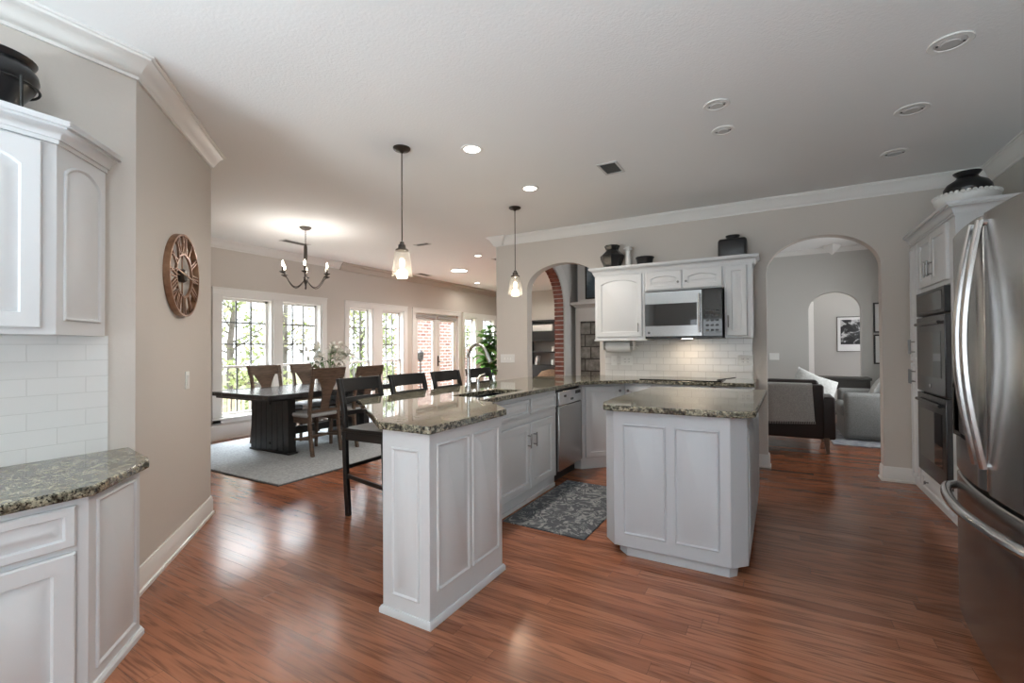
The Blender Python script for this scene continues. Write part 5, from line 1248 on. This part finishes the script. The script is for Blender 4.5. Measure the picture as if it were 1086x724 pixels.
framed('picture', 'lower of two black-framed pictures right of the inner arch', 1.355, 1.60, .955, 1.425, 9.3, 'black', .022, .06, (.06,.06))
plate('light_switch', 'white light switch on the sitting room wall left of the inner arch', 'light switch', Fr((0,9.3,0),0), -.03, 1.066, 0, 2, 'switch')
# hall and sitting room lights
t = thing('recessed_light', 'lit recessed light on the hall ceiling inside the inner arch', 'ceiling light', (.95,10.2,2.88))
MB().lathe([(.06,0),(.09,0),(.09,-.006),(.06,-.006)], (.95,10.2,2.88), 24).build('trim_ring', 'trim', t); MB().lathe([(.001,-.004),(.06,-.004),(.06,-.001),(.001,-.001)], (.95,10.2,2.88), 20).build('lens', 'can_lit', t)
light('recessed_lamp', 'SPOT', (0,0,-.03), 16, (1,.96,.9), size=.06, parent=t, spot=math.radians(140))

# ================================================================ outdoors: deck, railing, brick wing, trees
struct(MB().box(-60, -6.95, -25, 60, -2.2, -2.0).build('ground_outside', 'ground'))
struct(MB().box(-8, 8, -14, -2.87, -.3, -.12).box(-7,-3.02,-2.87,.93,-.3,-.12).build('patio_outside', 'patio'))  # unseen pale slab added to bounce light up through the rear window
struct(MB().box(-5, 5, -9, -2.87, 2.5, 2.6).build('porch_roof', 'trim'))  # unseen slab added to block the high sky from the rear window
struct(MB().box(-9.6, -6.87, 1.0, 14.0, -.66, -.6).build('deck_floor', 'deckwood'))
t = thing('deck_railing', 'weathered wooden deck railing outside the dining windows', 'railing', (-9.4,6,-.6))
MB().box(-9.48,-9.36,2.0,10.2,.30,.34).build('top_rail', 'deckwood', t, .004); MB().box(-9.44,-9.40,2.0,10.2,-.46,-.40).build('bottom_rail', 'deckwood', t, .004)
for k in range(6): y = 2.05+1.6*k; MB().box(-9.47,-9.37,y,y+.10,-.6,.36).build('post', 'deckwood', t, .004)
mb = MB(); y = 2.2
bn = 0
while y < 10.1:
    MB().box(-9.44,-9.40,y,y+.04,-.41,.305).build('baluster', 'deckwood', t); y += .14; bn += 1
S_ = 1.0
struct(MB().box(-10.2,-9.5,10.55,12.6,-2,6).build('exterior_brick_wall', 'brick'))
tag(MB().box(-9.9,-9.6,12.75,17.0,-2,1.22).build('garden_wall', 'brick', origin=(-9.75,14.5,-2)), 'low red brick garden wall outside the far window', 'wall')
t = thing('lantern', 'black lantern on a post outside the french doors', 'lantern', (-8.6,9.9,-.6))
MB().lathe([(.06,-.6),(.06,-.57),(.022,-.55),(.022,.86),(.05,.88),(.05,.9)], (-8.6,9.9,0), 12).build('post', 'black', t); MB().lathe([(.06,.9),(.085,.92),(.10,1.10),(.115,1.11),(.05,1.17),(.012,1.2)], (-8.6,9.9,0), 6).build('lamp_head', 'black', t)

def tree(nm, label, cat, x, y, zb, H_, R, nleaf, m, seed, grp, branches=20, lsz=.14):
    rnd = random.Random(seed); t = thing(nm, label, cat, (x,y,zb), grp)
    tr = MB(); c = Vector((x,y,zb)); h0 = H_*.45
    tr.tube([c, c+Vector((rnd.uniform(-.1,.1),rnd.uniform(-.1,.1),h0)), c+Vector((rnd.uniform(-.3,.3),rnd.uniform(-.3,.3),H_))], [R*.045+.03, R*.035+.02, .012], 8)
    tips = []
    for k in range(branches):
        z0 = H_*rnd.uniform(.2,.85); a = rnd.uniform(0,2*PI); L = R*rnd.uniform(.5,1.0); b0 = c+Vector((0,0,z0)); p1 = b0+Vector((math.cos(a)*L*.5,math.sin(a)*L*.5,L*.25)); p2 = b0+Vector((math.cos(a+.3)*L,math.sin(a+.3)*L,L*rnd.uniform(.3,.8)))
        tr.tube([b0,p1,p2], [.035,.02,.006], 5); tips += [p1,p2]
        for j in range(3): q = p1.lerp(p2,rnd.random()); e = q+Vector((rnd.uniform(-.5,.5),rnd.uniform(-.5,.5),rnd.uniform(.0,.6)))*R*.35; tr.tube([q,e],[.012,.004],4); tips.append(e)
    tr.build('trunk', 'bark', t)
    lv = MB()
    for k in range(nleaf):
        p = rnd.choice(tips)+Vector((rnd.gauss(0,R*.16),rnd.gauss(0,R*.16),rnd.gauss(0,R*.13)))
        a = Vector((rnd.uniform(-1,1),rnd.uniform(-1,1),rnd.uniform(-1,1))).normalized(); b = a.cross(Vector((rnd.uniform(-1,1),rnd.uniform(-1,1),rnd.uniform(-1,1)))).normalized(); s = lsz*rnd.uniform(.5,1.2)
        i = len(lv.v); lv.v += [p-a*s, p+b*s*.45, p+a*s, p-b*s*.45]; lv.f.append((i,i+1,i+2,i+3))
    if nleaf: tag(lv.build('foliage', m, t, smooth=False), kind='stuff')
    return t
TR = [(-14.5,5.2,6.5,2.0,800,'leaf_gold'),(-17,9.4,7.5,2.5,1100,'leaf_pale'),(-14.8,13.4,5.5,2.0,900,'leaf_pale'),(-22,14.8,9,3.2,900,'leaf_gold'),(-22,6.5,9,3.0,900,'leaf_gold'),(-18,18.8,7,2.6,900,'leaf_pale'),(-27,21,10,3.6,700,'leaf_gold'),(-13.6,18.6,5,1.6,900,'leaf_pale'),(-29,12,10,3.6,700,'leaf_gold')]
for i, (x, y, H_, R, n, m) in enumerate(TR):
    tree('tree', 'thin pale-leaved tree outside the dining windows', 'tree', x, y, -2, H_, R, n, m, 100+i, 'trees outside the windows')
SB = [(-11.6,4.6),(-12.0,7.4),(-11.7,10.2),(-12.0,13.0),(-11.9,15.6)]
for i, (x, y) in enumerate(SB):
    tree('shrub', 'leafy green shrub beyond the deck railing', 'shrub', x, y, -2, 2.5+.3*(i%3), .95, 900, 'leaf_pale' if i % 2 else 'leaf_mid', 300+i, 'shrubs beyond the deck', 18, .09)
